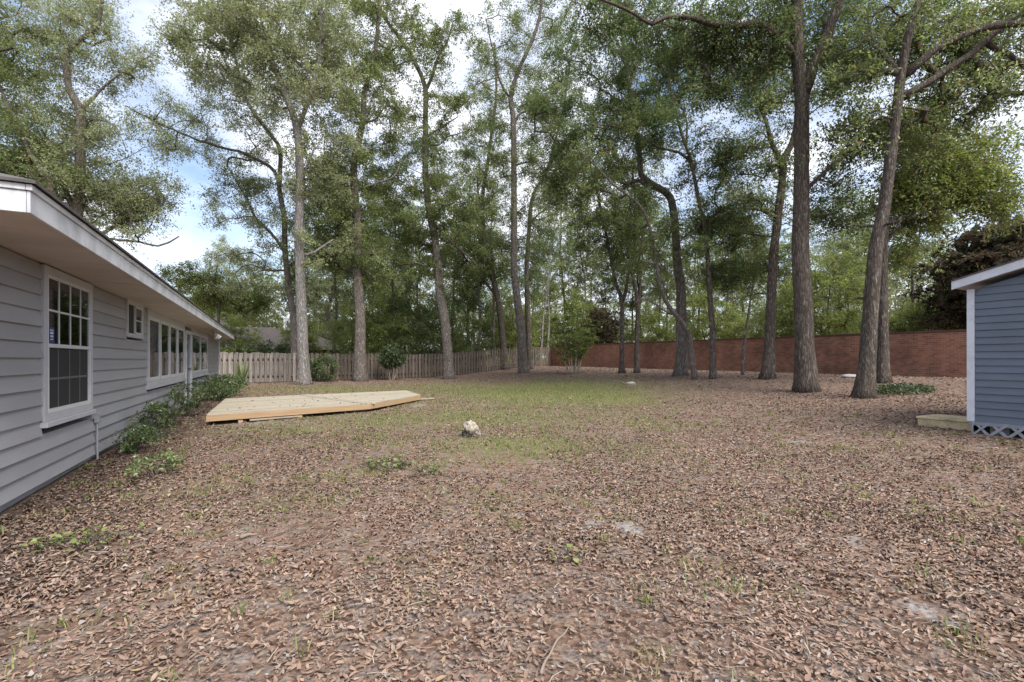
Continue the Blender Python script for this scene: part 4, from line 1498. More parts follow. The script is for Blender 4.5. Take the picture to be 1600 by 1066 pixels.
# --- the traced trees of the yard, from the house round to the shed
traced_tree('tall pale-barked oak with white lichen, foremost of the pair near the deck', (475, 601),
    [(473, 540), (471, 480), (469, 418), (467, 362), (469, 276), (463, 197), (445, 146), (425, 98), (402, 67), (378, 20), (362, -30), (350, -120)], (19, 6),
    [([(464, 200), (476, 175), (490, 140), (500, 80), (505, 20), (512, -60)], 8, 3), ([(469, 290), (485, 262), (500, 230)], 5, 2), ([(468, 400), (490, 392), (515, 370)], 6, 2)],
    [(400, 70, 130, 90, 70), (480, 90, 90, 110, 60), (500, 250, 60, 70, 26), (360, -70, 140, 90, 30), (330, 60, 70, 60, 22)], 'bark_pale', 'pale', .10, 190, .85)
traced_tree('slender oak tucked close behind the pale lichen trunk, limbs reaching over the house', (461, 594),
    [(459, 540), (458, 498), (450, 440), (445, 394), (443, 335), (436, 295), (437, 236), (421, 209), (394, 173), (378, 138), (366, 87), (350, 20), (345, -50)], (12, 3),
    [([(437, 300), (428, 268), (414, 256), (385, 243), (355, 236), (318, 226), (284, 213), (250, 197), (220, 181)], 6, 1.5),
     ([(444, 392), (420, 362), (394, 339), (375, 305), (362, 284), (339, 252)], 5, 1.5)],
    [(350, 200, 110, 70, 46), (290, 220, 70, 40, 18), (370, 320, 60, 60, 26), (350, 90, 70, 60, 24), (430, 330, 50, 90, 24), (380, 420, 60, 40, 18), (455, 455, 12, 40, 10)], 'bark_grey', 'pale', .09, 150, .8)
traced_tree('straight stout oak rising in front of the fence between two shrubs', (564, 596),
    [(563, 560), (564, 502), (561, 440), (560, 418), (561, 355), (556, 268), (565, 221), (571, 193), (574, 150), (590, 90), (596, 30), (600, -60)], (20, 5),
    [([(570, 195), (563, 185), (546, 158), (526, 118), (515, 70), (510, 10)], 7, 2.5), ([(571, 195), (590, 196), (610, 175)], 4, 1.5), ([(560, 300), (590, 285), (615, 270), (622, 245)], 4, 1.5)],
    [(560, 60, 110, 90, 60), (545, 300, 60, 110, 70), (590, 180, 60, 70, 30), (560, 420, 55, 50, 26), (560, -70, 110, 80, 22), (500, 380, 50, 60, 24)], 'bark_grey', 'oak', .095, 190, .8)
traced_tree('tall oak with a gently leaning trunk beside the round camellia', (702, 592),
    [(699, 547), (694, 497), (687, 460), (684, 418), (679, 374), (670, 330), (664, 280), (663, 236), (663, 177), (662, 130), (644, 87), (621, 51), (601, 24), (585, -10), (570, -70)], (17, 4),
    [([(662, 135), (672, 110), (680, 80), (695, 55), (705, 20)], 6, 2), ([(665, 210), (690, 195), (715, 178)], 4, 1.5), ([(672, 345), (700, 372), (722, 392), (748, 415)], 5, 2)],
    [(640, 60, 80, 60, 26), (700, 70, 50, 50, 14), (680, 180, 80, 60, 34), (660, 300, 80, 80, 64), (720, 310, 60, 60, 34), (640, 400, 70, 50, 30), (600, -40, 90, 60, 16)], 'bark_grey', 'oak', .095, 190, .75)
traced_tree('dark oak with a curved leaning trunk close to the far end of the board fence', (789, 577),
    [(786, 542), (782, 497), (776, 460), (766, 418), (757, 380), (755, 355), (754, 299), (762, 250), (768, 200), (775, 140), (772, 60)], (12, 4),
    [([(776, 462), (755, 438), (735, 412), (712, 385)], 5, 2), ([(755, 330), (745, 290), (748, 250)], 4, 1.5)],
    [(760, 250, 60, 80, 36), (770, 140, 45, 70, 18), (740, 400, 55, 45, 22), (790, 380, 40, 60, 16)], 'bark_dark', 'oak', .09, 190, .8)
traced_tree('tall straight oak with pale upper stem near the fence and brick wall corner', (818, 583),
    [(815, 540), (813, 510), (807, 460), (803, 418), (803, 315), (802, 197), (798, 158), (810, 118), (833, 67), (845, 20), (850, -50)], (16, 4),
    [([(802, 200), (815, 180), (840, 172), (862, 150)], 4, 1.5), ([(799, 165), (780, 130), (770, 80), (760, 30)], 4, 1.5), ([(804, 262), (830, 256), (870, 258)], 3, 1)],
    [(810, 110, 70, 80, 30), (850, 160, 60, 50, 22), (800, 240, 60, 50, 26), (840, 20, 60, 40, 26), (830, 330, 50, 60, 22)], 'bark_grey', 'oak', .09, 180, .85)
traced_tree('oak leaning towards the brick wall from beside the straight pale-topped oak', (828, 577),
    [(826, 530), (824, 480), (823, 418), (827, 355), (833, 307), (853, 272), (868, 220), (880, 170), (890, 100)], (10, 3),
    [([(828, 350), (850, 330), (880, 315)], 3, 1)],
    [(870, 230, 60, 70, 28), (880, 120, 50, 60, 18), (860, 340, 50, 60, 22)], 'bark_dark', 'dark', .09, 180, .9)
traced_tree('thin mossy trunk standing against the board fence', (771, 576), [(771, 540), (771, 510), (772, 470), (770, 420), (766, 360)], (6, 3), [],
    [(770, 400, 40, 50, 14)], 'bark_grey', 'dark', .09, 150, .8, name='slender_tree')
for i, (tx, bx, top) in enumerate(((849, 842, 465), (858, 852, 470))):
    traced_tree(('pale thin bent sapling in the corner of fence and wall', 'pale thin straighter sapling in the corner of fence and wall')[i], (bx, 571), [(bx + 4, 540), (tx, 492), (tx + (4, -2)[i], top), (tx + (8, 0)[i], top - 40)], (4.5, 1.5), [],
        [(tx, 440, 22, 40, 8)], 'bark_pale', 'oak', .09, 140, .8, name='sapling', flare=1.1)
traced_tree('dark forked tree nearest the clump of arching canes along the brick wall', (972, 583),
    [(972, 550), (972, 515), (972, 470), (962, 440), (958, 418), (946, 355), (934, 299), (922, 250), (915, 190)], (9, 3),
    [([(972, 472), (976, 455), (979, 440), (986, 390), (984, 340), (975, 290)], 6, 2.5)],
    [(920, 250, 60, 70, 30), (970, 300, 50, 60, 20), (930, 370, 50, 40, 16)], 'bark_dark', 'dark', .085, 180, .75)
traced_tree('tree with several upright stems splitting low, before the brick wall', (995, 583),
    [(995, 550), (995, 515), (996, 477), (990, 440), (982, 400), (977, 360), (985, 310), (990, 250)], (9.5, 2.5),
    [([(996, 480), (1002, 440), (1003, 395), (1010, 340)], 5, 2), ([(996, 485), (999, 450), (996, 400), (992, 350)], 4, 1.5)],
    [(985, 330, 45, 60, 18), (1005, 250, 45, 50, 14), (985, 410, 40, 30, 12)], 'bark_dark', 'oak', .085, 180, .75)
traced_tree('big oak bending left at mid height, sharing its foot with a leaning trunk', (1065, 587),
    [(1065, 550), (1065, 515), (1065, 470), (1064, 440), (1060, 418), (1056, 355), (1048, 307), (1021, 288), (1003, 272), (1001, 244), (993, 189), (985, 138), (979, 87), (972, 30), (968, -50)], (19, 5),
    [([(1018, 288), (997, 280), (981, 286), (950, 268), (926, 260), (880, 258), (839, 256)], 7, 1.5), ([(985, 140), (1000, 90), (1015, 50)], 3, 1.5), ([(983, 120), (960, 70), (930, 40)], 3, 1.2)],
    [(900, 190, 80, 60, 40), (970, 150, 80, 60, 30), (930, 80, 90, 50, 24), (890, 280, 50, 40, 18), (1020, 180, 50, 50, 14), (980, 20, 80, 50, 16)], 'bark_grey', 'dark', .085, 190, .75)
traced_tree('slim trunk leaning hard away from the foot of the big bent oak', (1086, 593),
    [(1080, 552), (1074, 517), (1055, 492), (1040, 472), (1029, 440), (1021, 394), (1013, 355), (997, 323), (958, 292), (934, 268), (905, 240)], (10, 2.5),
    [([(1049, 493), (1030, 485), (1010, 472), (985, 475)], 4, 1.5)],
    [(930, 260, 50, 40, 18), (1010, 380, 50, 50, 16), (960, 330, 40, 30, 10)], 'bark_grey', 'oak', .085, 170, .7, flare=1.3)
traced_tree('slim dark oak with ascending limbs midway along the brick wall', (1114, 592),
    [(1114, 550), (1114, 515), (1111, 465), (1109, 418), (1103, 355), (1094, 307), (1084, 252), (1072, 213), (1056, 158), (1050, 110), (1040, 50)], (11, 3),
    [([(1082, 245), (1066, 232), (1036, 221), (1005, 197), (965, 177), (930, 172)], 5, 1.5), ([(1098, 340), (1085, 362), (1072, 366), (1060, 380)], 5, 2), ([(1076, 225), (1080, 170), (1062, 120)], 4, 1.5)],
    [(1060, 130, 60, 60, 24), (1010, 190, 50, 40, 16), (1120, 350, 45, 40, 24), (1090, 80, 60, 40, 22), (1110, 250, 60, 60, 18), (1140, 420, 40, 40, 16)], 'bark_dark', 'dark', .08, 190, .7)
traced_tree('thin young tree rising right against the brick wall', (1160, 586), [(1161, 555), (1164, 527), (1168, 495), (1172, 465), (1178, 420), (1176, 370)], (5.5, 2.5), [],
    [(1170, 400, 40, 50, 14)], 'bark_grey', 'oak', .085, 160, .75, name='slender_tree', flare=1.2)
traced_tree('stout oak forking high, between the thin young tree and the tallest oak', (1198, 592),
    [(1200, 565), (1201, 541), (1202, 484), (1205, 400), (1209, 355), (1217, 276), (1217, 255), (1233, 221), (1239, 158), (1243, 100), (1238, 40)], (19, 7),
    [([(1217, 262), (1206, 230), (1203, 200), (1195, 160), (1180, 110)], 9, 3), ([(1212, 345), (1190, 330), (1165, 325)], 4, 1.5)],
    [(1190, 140, 60, 60, 26), (1170, 250, 60, 50, 24), (1180, 340, 50, 40, 18), (1210, 60, 60, 50, 20), (1190, 430, 40, 40, 12)], 'bark_dark', 'oak', .08, 180, .75)
traced_tree('tallest straight oak with a massive dark trunk and long level limb', (1261, 612),
    [(1259, 575), (1258, 541), (1257, 456), (1254, 400), (1256, 340), (1258, 276), (1260, 177), (1260, 130), (1255, 71), (1256, 0), (1258, -80)], (31.5, 22),
    [([(1264, 140), (1272, 105), (1284, 71), (1302, 0), (1312, -60)], 17, 12),
     ([(1252, 78), (1241, 67), (1213, 43), (1182, 33), (1150, 38), (1110, 40), (1084, 35), (1060, 36), (1036, 39), (1013, 53), (985, 41), (950, 30), (910, 20)], 13, 3),
     ([(1084, 36), (1068, 30), (1056, 24), (1032, 14), (993, 0), (960, -15)], 6, 2),
     ([(1266, 292), (1274, 284), (1308, 252), (1335, 229), (1363, 213)], 8, 3), ([(1110, 40), (1105, 10), (1108, -30)], 6, 3)],
    [(1080, 60, 110, 50, 60), (1180, 90, 60, 50, 30), (1300, 60, 70, 60, 34), (1320, 230, 50, 50, 18), (1230, -10, 120, 50, 40), (960, 20, 60, 40, 22), (1300, 320, 40, 50, 14), (1100, 150, 60, 50, 18)], 'bark_dark', 'dark', .075, 190, .62, depth=None)
traced_tree('pale-streaked leaning oak with big spreading limbs, foremost of the pair near the shed', (1351, 621),
    [(1353, 590), (1355, 555), (1358, 470), (1362, 400), (1365, 370), (1373, 335), (1382, 256), (1390, 177), (1396, 118), (1406, 59), (1418, 20), (1432, -50)], (27, 11),
    [([(1400, 128), (1422, 106), (1449, 87), (1489, 75), (1528, 73), (1565, 76), (1600, 87), (1640, 95)], 12, 7),
     ([(1398, 160), (1420, 147), (1442, 134), (1477, 110), (1505, 87), (1528, 66), (1560, 43), (1600, 32), (1640, 22)], 12, 6),
     ([(1522, 80), (1535, 88), (1564, 110), (1600, 138), (1640, 170)], 8, 5),
     ([(1394, 125), (1382, 98), (1365, 67), (1362, 45), (1345, 68), (1320, 75)], 8, 2.5),
     ([(1388, 195), (1365, 192), (1340, 205), (1318, 228)], 4, 1.5), ([(1390, 175), (1425, 185), (1450, 196)], 3, 1)],
    [(1450, 60, 90, 50, 44), (1540, 50, 80, 50, 36), (1500, 150, 70, 50, 30), (1360, 60, 50, 50, 20), (1420, 220, 60, 50, 18), (1580, 130, 50, 40, 16), (1330, 150, 50, 60, 20), (1440, -20, 120, 40, 26)], 'bark_dark', 'oak', .075, 190, .6)
traced_tree('mossy oak standing behind the pale-streaked oak with ivy at its foot', (1379, 598),
    [(1380, 570), (1381, 541), (1382, 470), (1384, 400), (1387, 360), (1390, 335), (1396, 280), (1402, 210), (1410, 140)], (20, 8),
    [([(1390, 350), (1406, 340), (1430, 334), (1465, 337), (1497, 343), (1520, 360)], 8, 3), ([(1388, 375), (1404, 352), (1412, 335)], 6, 3), ([(1395, 290), (1420, 262), (1445, 240)], 5, 2)],
    [(1470, 280, 90, 50, 70), (1420, 330, 50, 40, 22), (1530, 240, 60, 40, 30), (1430, 210, 60, 50, 26), (1550, 310, 50, 40, 24), (1410, 400, 40, 30, 10)], 'bark_dark', 'lime', .085, 200, .75)

# trees whose feet are hidden behind the house
traced_tree('tall oak behind the house roof with a bare hooked low branch', (120, 560),
    [(124, 450), (124, 380), (128, 347), (134, 300), (138, 236), (140, 185), (132, 165), (124, 150), (122, 98), (150, 71), (169, 59), (180, 10), (185, -50)], (20, 4),
    [([(128, 340), (118, 310), (110, 284), (83, 236), (47, 201), (31, 169), (43, 114), (38, 60)], 8, 3), ([(140, 187), (150, 160), (160, 135), (182, 110)], 6, 2),
     ([(128, 345), (145, 362), (169, 372), (205, 376), (240, 382), (256, 376), (270, 366)], 5, 2), ([(138, 230), (165, 200), (210, 215), (240, 258)], 3, 1)],
    [(150, 80, 90, 70, 44), (60, 180, 80, 70, 34), (130, 240, 80, 60, 30), (180, 320, 90, 40, 44), (40, 60, 60, 60, 20), (230, 300, 60, 35, 20), (90, 20, 90, 50, 16), (60, 290, 60, 40, 26)], 'bark_grey', 'pale', .095, 170, .9, depth=26)
traced_tree('dark crooked oak behind the house roof, left of its taller neighbour', (70, 560),
    [(80, 420), (92, 330), (90, 308), (80, 280), (60, 250), (40, 210), (20, 160), (0, 110), (-20, 50)], (12, 3), [([(80, 285), (60, 280), (30, 250), (0, 235)], 5, 2)],
    [(30, 220, 70, 60, 30), (10, 120, 60, 60, 24), (70, 270, 50, 40, 16), (-20, 290, 70, 50, 20), (-30, 40, 70, 60, 18)], 'bark_dark', 'oak', .095, 160, .9, depth=24)
traced_tree('light green slim tree rising over the far end of the eave', (340, 560), [(341, 520), (342, 490), (343, 462), (336, 440), (340, 415)], (6, 2), [([(343, 475), (352, 455), (360, 440)], 3, 1)],
    [(330, 455, 50, 30, 30), (390, 470, 45, 30, 22), (290, 430, 40, 20, 14)], 'bark_dark', 'lime', .10, 170, .75, name='slender_tree', depth=33)

# --- generic trees: a few kinds with their own meshes, copied beyond the boundaries
def generic_tree(name, h, crown_r, crown_z0, n, per, size, green, mat, rad, seed, width=.16):
    rng = np.random.default_rng(seed)
    root = empty(name)
    k = 9
    zs = np.linspace(0, h * .82, k)
    wob = np.cumsum(rng.normal(0, .14 * h / 14, (k, 2)), 0)
    wob -= wob[0]
    path = np.stack([wob[:, 0], wob[:, 1], zs - .15], -1)
    rr = np.linspace(width, width * .25, k)
    q = spline(np.hstack([path, rr[:, None]]), .4)
    link('trunk', trunk_mesh(q[:, :3], q[:, 3], 1.5, 10), M[mat], root)
    cz = (crown_z0 + h) / 2
    p = rng.normal(size=(n, 3)); p /= np.linalg.norm(p, axis=1, keepdims=True)
    p *= rng.uniform(.2, 1, (n, 1)) ** .5
    lob = 1 + .25 * np.sin(3 * np.arctan2(p[:, 1], p[:, 0]) + rng.uniform(0, 6))
    cl = np.stack([p[:, 0] * crown_r * lob, p[:, 1] * crown_r * lob, cz + p[:, 2] * (h - crown_z0) / 2], -1)
    cl[:, :2] += np.array([np.interp(cl[:, 2], path[:, 2], path[:, i]) for i in (0, 1)]).T
    ch = grow(list(q[3:, :3]), list(q[3:, 3]), cl, rng)
    o = link('branches', tubes_mesh(ch, 4), M['twig'], root); tag(o, kind='stuff')
    me = leaf_mesh(cl, rng.uniform(.7, 1.3, n) * rad, int(per * 1.0), size * 1.15, green, rng=rng, tri=True)
    o = link('crown', me, M['leaf'], root); tag(o, kind='stuff')
    return root

def place(root, x, y, rz, sc, label, cat, group, first):
    if first:
        r = root
    else:
        r = root.copy(); COL.objects.link(r)
        for ch in root.children:
            c = ch.copy(); COL.objects.link(c); c.parent = r
    r.location = (x, y, float(zg(x, y))); r.rotation_euler = (0, 0, rz); r.scale = (sc, sc, sc)
    tag(r, label, cat, group)
    return r

KINDS = {
    'tall_a': generic_tree('woodland_tree', 16, 3.6, 4.0, 90, 150, .14, 'oak', 'bark_dark', 1.0, 1),
    'tall_b': generic_tree('woodland_tree', 14, 3.2, 2.6, 90, 150, .14, 'pale', 'bark_grey', 1.0, 2),
    'lime':   generic_tree('woodland_tree', 9, 3.0, 1.2, 110, 180, .13, 'lime', 'bark_dark', .9, 3, .11),
    'dark':   generic_tree('understory_tree', 6.5, 2.6, .5, 80, 180, .12, 'oak', 'bark_dark', .95, 4, .09),
    'mid':    generic_tree('understory_tree', 7.5, 2.5, .8, 80, 170, .12, 'fresh', 'bark_dark', .95, 5, .09),
    'giant_a': generic_tree('woodland_tree', 26, 5.0, 8.0, 190, 170, .17, 'pale', 'bark_grey', 1.5, 8, .26),
    'giant_b': generic_tree('woodland_tree', 24, 4.6, 7.0, 180, 170, .17, 'oak', 'bark_dark', 1.5, 9, .24),
    'slim':   generic_tree('slender_tree', 17, 2.0, 8.0, 60, 170, .15, 'oak', 'bark_grey', 1.1, 12, .15),
    'rust':   generic_tree('understory_tree', 6.0, 2.0, 1.4, 130, 200, .14, 'rust', 'bark_dark', .7, 6, .08),
}
LAND = [(330, 'over the far end of the house'), (430, 'over the dark neighbouring roof'), (520, 'behind the pair of trunks by the deck'), (590, 'behind the stout oak at the fence'),
        (650, 'behind the round camellia'), (730, 'behind the leaning oak by the camellia'), (805, 'behind the fence end'), (870, 'at the corner of fence and wall'), (925, 'behind the arching canes'),
        (985, 'behind the two forked trees at the wall'), (1050, 'behind the big bent oak'), (1110, 'behind the slim leaning trunk'), (1165, 'behind the thin young tree'), (1220, 'behind the high-forking oak'),
        (1300, 'behind the tallest oak'), (1400, 'behind the pair of oaks with ivy'), (1480, 'between the ivy and the shed'), (9999, 'behind the blue shed')]
LOOK = {'slim': 'slender high-crowned tree', 'tall_a': 'tall green woodland tree', 'tall_b': 'tall pale grey-green woodland tree', 'lime': 'yellow-green leafy tree', 'dark': 'dense green understory tree', 'mid': 'fresh green bushy tree',
        'rust': 'dark reddish-brown leafed tree', 'giant_a': 'towering pale-leaved tree', 'giant_b': 'towering green oak'}
GRP = {'slim': 'slender trunks beyond the boundary', 'tall_a': 'tall green woodland trees', 'tall_b': 'tall pale woodland trees', 'lime': 'yellow-green boundary trees', 'dark': 'understory boundary trees', 'mid': 'bushy green boundary trees',
       'rust': 'reddish boundary trees', 'giant_a': 'towering pale trees', 'giant_b': 'towering green trees'}
def bg_label(kind, px, d):
    where = next(w for x, w in LAND if px <= x)
    far = '' if d < 43 else (' farther back' if d < 56 else ' deep in woods')
    return LOOK[kind] + far + ' ' + where, 'tree', GRP[kind]
used = set()
def put(kind, px, d, sc=1.0):
    """stand a kind of tree in the column px of the photograph at depth d"""
    p = at(px, HY, d)
    place(KINDS[kind], p[0], p[1], random.uniform(0, 6.28), sc * random.uniform(.92, 1.08), *bg_label(kind, px, d), kind not in used)
    used.add(kind)
# behind the board fence (which stands 26 to 40 m off)
for px, d, k, sc in ((590, 36, 'mid', .9), (640, 38, 'dark', 1.0), (690, 38, 'dark', .95), (735, 41, 'dark', 1.05), (770, 46, 'dark', .9), (800, 44, 'mid', 1.0), (550, 36, 'mid', .75),
                     (500, 62, 'mid', 1.1), (570, 40, 'dark', .6), (615, 41, 'mid', .6), (660, 42, 'mid', .6), (705, 43, 'dark', .6), (790, 47, 'mid', .7), (825, 50, 'dark', .7), (465, 44, 'lime', .62), (365, 41, 'lime', .55), (400, 43, 'mid', .5), (850, 50, 'mid', 1.0), (610, 46, 'lime', .9), (660, 50, 'tall_b', .9), (740, 52, 'tall_a', .95), (580, 52, 'tall_a', 1.0),
                     (520, 56, 'tall_b', 1.0), (690, 62, 'tall_a', 1.1), (810, 58, 'tall_b', 1.0), (455, 58, 'tall_a', 1.0), (390, 64, 'lime', 1.2), (350, 62, 'lime', 1.2), (300, 58, 'lime', 1.1), (540, 66, 'lime', 1.2), (420, 60, 'tall_b', .9),
                     (320, 60, 'tall_b', .75), (770, 70, 'tall_a', 1.1), (630, 72, 'tall_b', 1.1), (860, 66, 'tall_a', 1.0), (617, 36, 'slim', .9), (527, 38, 'slim', 1.0), (655, 42, 'slim', .8), (712, 44, 'slim', .9), (745, 40, 'slim', .8), (575, 50, 'slim', .9), (835, 56, 'slim', .9), (480, 56, 'slim', .8), (350, 70, 'giant_a', .75),
                     (600, 52, 'giant_b', .9), (520, 56, 'giant_a', .9), (730, 54, 'giant_b', .85), (870, 58, 'giant_a', .9)):
    put(k, px, d, sc)
# behind the brick wall
for px, d, k, sc in ((900, 50, 'lime', .9), (935, 48, 'rust', 1.0), (965, 50, 'mid', .7), (1015, 44, 'lime', .65), (1060, 42, 'mid', .6), (1100, 37, 'lime', .8), (1150, 35, 'mid', .62), (1182, 37, 'dark', .8),
                     (985, 47, 'dark', .55), (1035, 44, 'mid', .5), (1080, 40, 'dark', .5), (1125, 37, 'mid', .5), (1205, 34, 'mid', .5), (1262, 33, 'dark', .5), (1345, 31, 'dark', .55), (1385, 30, 'mid', .5), (1435, 28, 'lime', .5), (1480, 28, 'mid', .5), (915, 54, 'dark', .7), (870, 54, 'mid', .7),
                     (1232, 33, 'lime', .62), (1290, 30, 'lime', .85), (1325, 33, 'mid', .6), (1415, 29, 'mid', .6), (1462, 27, 'dark', .62), (1500, 29, 'lime', .7), (1545, 23.2, 'rust', 1.12), (1592, 23.4, 'rust', 1.22),
                     (1565, 28, 'tall_a', .5), (1620, 27, 'tall_b', .55), (1600, 26, 'mid', 1.0), (1660, 25, 'lime', 1.0), (920, 62, 'tall_b', 1.0), (990, 58, 'tall_a', 1.0), (1040, 54, 'tall_b', .9), (1090, 52, 'tall_a', .95), (1150, 46, 'tall_b', .85),
                     (1210, 48, 'tall_a', .9), (1300, 42, 'tall_b', .85), (1350, 46, 'tall_a', .9), (1440, 38, 'tall_b', .75), (1510, 40, 'tall_a', .75), (1590, 38, 'tall_b', .75), (1700, 36, 'tall_a', .8),
                     (1250, 62, 'tall_a', 1.0), (1400, 58, 'tall_b', 1.0), (910, 52, 'slim', 1.0), (945, 56, 'slim', .9), (1035, 46, 'slim', .8), (1085, 44, 'slim', .8), (1135, 40, 'slim', .7), (1240, 42, 'slim', .7), (1330, 36, 'slim', .6), (1433, 28.5, 'slim', .75), (1470, 36, 'slim', .6), 
                     (1000, 56, 'giant_b', .85), (1150, 50, 'giant_a', .8), (1310, 46, 'giant_b', .7)):
    put(k, px, d, sc)

# far woods closing the view: one leafy mass
def woods():
    n = 1800
    a = PSI + RNG.uniform(-R(75), R(75), n)
    r = RNG.uniform(78, 105, n)
    z = RNG.uniform(0, 1, n) ** 1.2 * (14 + 3 * np.sin(a * 9) + 3 * np.sin(a * 23 + 1))
    c = np.stack([r * np.sin(a), r * np.cos(a), z + .6], -1)
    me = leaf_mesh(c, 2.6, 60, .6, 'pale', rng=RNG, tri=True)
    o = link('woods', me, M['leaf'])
    tag(o, 'distant green woods seen between the nearer trunks', 'woods', kind='stuff')
woods()

# ------------------------------------------------------------------ shrubs and small plants
def shrub(name, label, pos, rx, ry, h, n, per, size, green, rad, stems=6, group=None, z0=.12, cat='shrub', mat='leaf_gloss', stem_mat='twig', stem_r=.012, splay=0.0):
    root = empty(name, tuple(pos)); tag(root, label, cat, group)
    p = RNG.normal(size=(n, 3)); p /= np.linalg.norm(p, axis=1, keepdims=True)
    p *= RNG.uniform(.25, 1, (n, 1)) ** .5
    cl = np.stack([p[:, 0] * rx, p[:, 1] * ry, z0 + (h - z0) * (.5 + .5 * p[:, 2])], -1)
    for i in range(stems):
        a = 6.28 * i / stems + random.uniform(-.3, .3)
        tip = cl[random.randrange(n)]
        if splay: tip = np.array([splay * math.cos(a), splay * math.sin(a), z0 + .35])
        path = spline([np.array([(.05 + splay * .2) * math.cos(a), (.05 + splay * .2) * math.sin(a), -.05]), np.array([splay * .75 * math.cos(a + .3), splay * .75 * math.sin(a + .3), z0 * .6]), tip] if splay else [np.array([.05 * math.cos(a), .05 * math.sin(a), -.05]), np.array([tip[0] * .35, tip[1] * .35, tip[2] * .45]), tip], .08)
        v, f = tube_vf(path, np.linspace(stem_r, stem_r * .4, len(path)), 6)
        link('stem', mesh_from(v, f, True), M[stem_mat], root)
    me = leaf_mesh(cl, rad, per, size, green, .8, brown=.005)
    o = link('foliage', me, M[mat], root); tag(o, kind='stuff')
    return root

# low hedge plants along the house, from nearest to farthest
hx = WALLX
for i, (px, py, rx, h, lab) in enumerate((
        (262, 704, .20, .34, 'loose low shrub, the first of the row along the house wall'),
        (282, 684, .26, .58, 'green shrub second in the row along the house wall'),
        (300, 664, .32, .74, 'green shrub third in the row, before the picture windows'),
        (318, 650, .36, .82, 'green shrub fourth in the row, at the near corner of the deck'),
        (334, 636, .40, .86, 'green shrub fifth in the row, between door and deck'))):
    p, d = ground(px, py)
    p[0] = hx + .42
    shrub('house_shrub', lab, p, rx, .46, h, 18, 75, .048, 'dark', .15, 8)
for i, Y in enumerate((18.6, 20.4, 22.3)):
    shrub('house_shrub', ('dense dark shrub under the pair of narrow windows', 'dense dark shrub by the far siding', 'dark shrub at the far corner of the house')[i], (hx + .75, Y, float(zg(hx, Y))), .65, .95, (.72, .78, .80)[i], 36, 100, .06, 'dark', .2, 8)
# weeds against the foundation
p, d = ground(240, 745)
shrub('foundation_weed', 'sparse leafy weed by the foundation at the near end of the shrub row', p, .25, .5, .22, 14, 40, .05, 'oak', .12, 5, cat='weed')

def strap_plant(name, label, pos, n, length, width, green, spread=.7, arch=.5, cat='plant'):
    root = empty(name, tuple(pos)); tag(root, label, cat)
    for i in range(n):
        a = 6.283 * i / n + random.uniform(-.4, .4)
        L = length * random.uniform(.65, 1.1)
        sp_ = spread * random.uniform(.3, 1.1)
        pts = []
        for t in np.linspace(0, 1, 7):
            r_ = sp_ * L * t
            pts.append(np.array([r_ * math.cos(a), r_ * math.sin(a), L * (t - arch * sp_ * t * t)]))
        pts = np.array(pts)
        side = np.array([-math.sin(a), math.cos(a), 0])
        wv = width * np.array([.5, .9, 1, .95, .75, .45, .05]) / 2
        V = np.vstack([pts - side * wv[:, None] + np.array([0, 0, .1]) * wv[:, None], pts, pts + side * wv[:, None] + np.array([0, 0, .1]) * wv[:, None]])
        F = []
        for j in range(6):
            F += [(j, j + 1, 7 + j + 1, 7 + j), (7 + j, 7 + j + 1, 14 + j + 1, 14 + j)]
        me = mesh_from(V, F, True)
        c = np.array(random.choice(GREENS[green])) * random.uniform(.8, 1.2)
        set_color(me, np.repeat(c[None], len(V), 0))
        link('leaf', me, M['leaf_gloss'], root)
    return root
p, d = ground(262, 668)
p[0] = hx + .3
strap_plant('strappy_plant', 'dark strap-leaved plant with a bent leaf beside the house wall', p, 8, .75, .05, 'dark', .8, .6)
p, d = ground(378, 603)
strap_plant('yucca', 'spiky yucca with sword leaves in front of the pale fence boards', p + np.array([0, -.4, 0]), 34, 1.35, .075, 'oak', .45, .25)

# broad-leaved weeds by the house, foreground
def broad_weed(label, px, py, n, L, spread, green='fresh'):
    p, d = ground(px, py)
    root = empty('broadleaf_weed', tuple(p)); tag(root, label, 'weed')
    for i in range(n):
        a = random.uniform(0, 6.28); r_ = spread * math.sqrt(random.random())
        b = np.array([r_ * math.cos(a), r_ * math.sin(a) * 1.2, random.uniform(.02, .09)])
        h = random.uniform(0, 6.28); l = L * random.uniform(.6, 1.15); w_ = l * random.uniform(.28, .4)
        t = np.array([math.cos(h), math.sin(h), random.uniform(.0, 1.1)]); t /= np.linalg.norm(t)
        s_ = np.array([-math.sin(h), math.cos(h), 0])
        prof = [(0, .1), (.2, .8), (.5, 1), (.8, .6), (1, .05)]
        V = []
        for tt, ww in prof:
            c = b + t * l * tt + np.array([0, 0, -.25 * l * tt * tt])
            V += [c - s_ * w_ * ww + np.array([0, 0, .12 * w_]), c, c + s_ * w_ * ww + np.array([0, 0, .12 * w_])]
        F = []
        for j in range(4):
            F += [(3 * j, 3 * j + 1, 3 * j + 4, 3 * j + 3), (3 * j + 1, 3 * j + 2, 3 * j + 5, 3 * j + 4)]
        me = mesh_from(V, F, True)
        c = np.array(random.choice(GREENS[green])) * random.uniform(.85, 1.25)
        if random.random() < .015: c = np.array([.45, .38, .06])
        set_color(me, np.repeat(c[None], len(V), 0))
        link('leaf', me, M['leaf_gloss'], root)
        st_ = MB().tube([b * np.array([.6, .6, 0]) - np.array([0, 0, .01]), b * .9 + np.array([0, 0, .005]), b], [.0035, .003, .0025], 5)
        st_.build('stem', M['twig'], root)
    return root
broad_weed('bright green broadleaf weed nearest the bare foundation corner', 68, 858, 26, .058, .14, 'lime')
broad_weed('bright green broadleaf weed with a yellow leaf beside its larger neighbour', 138, 853, 34, .052, .18, 'lime')
broad_weed('small green weed seedlings at the edge of the weed patch', 205, 842, 10, .05, .16)
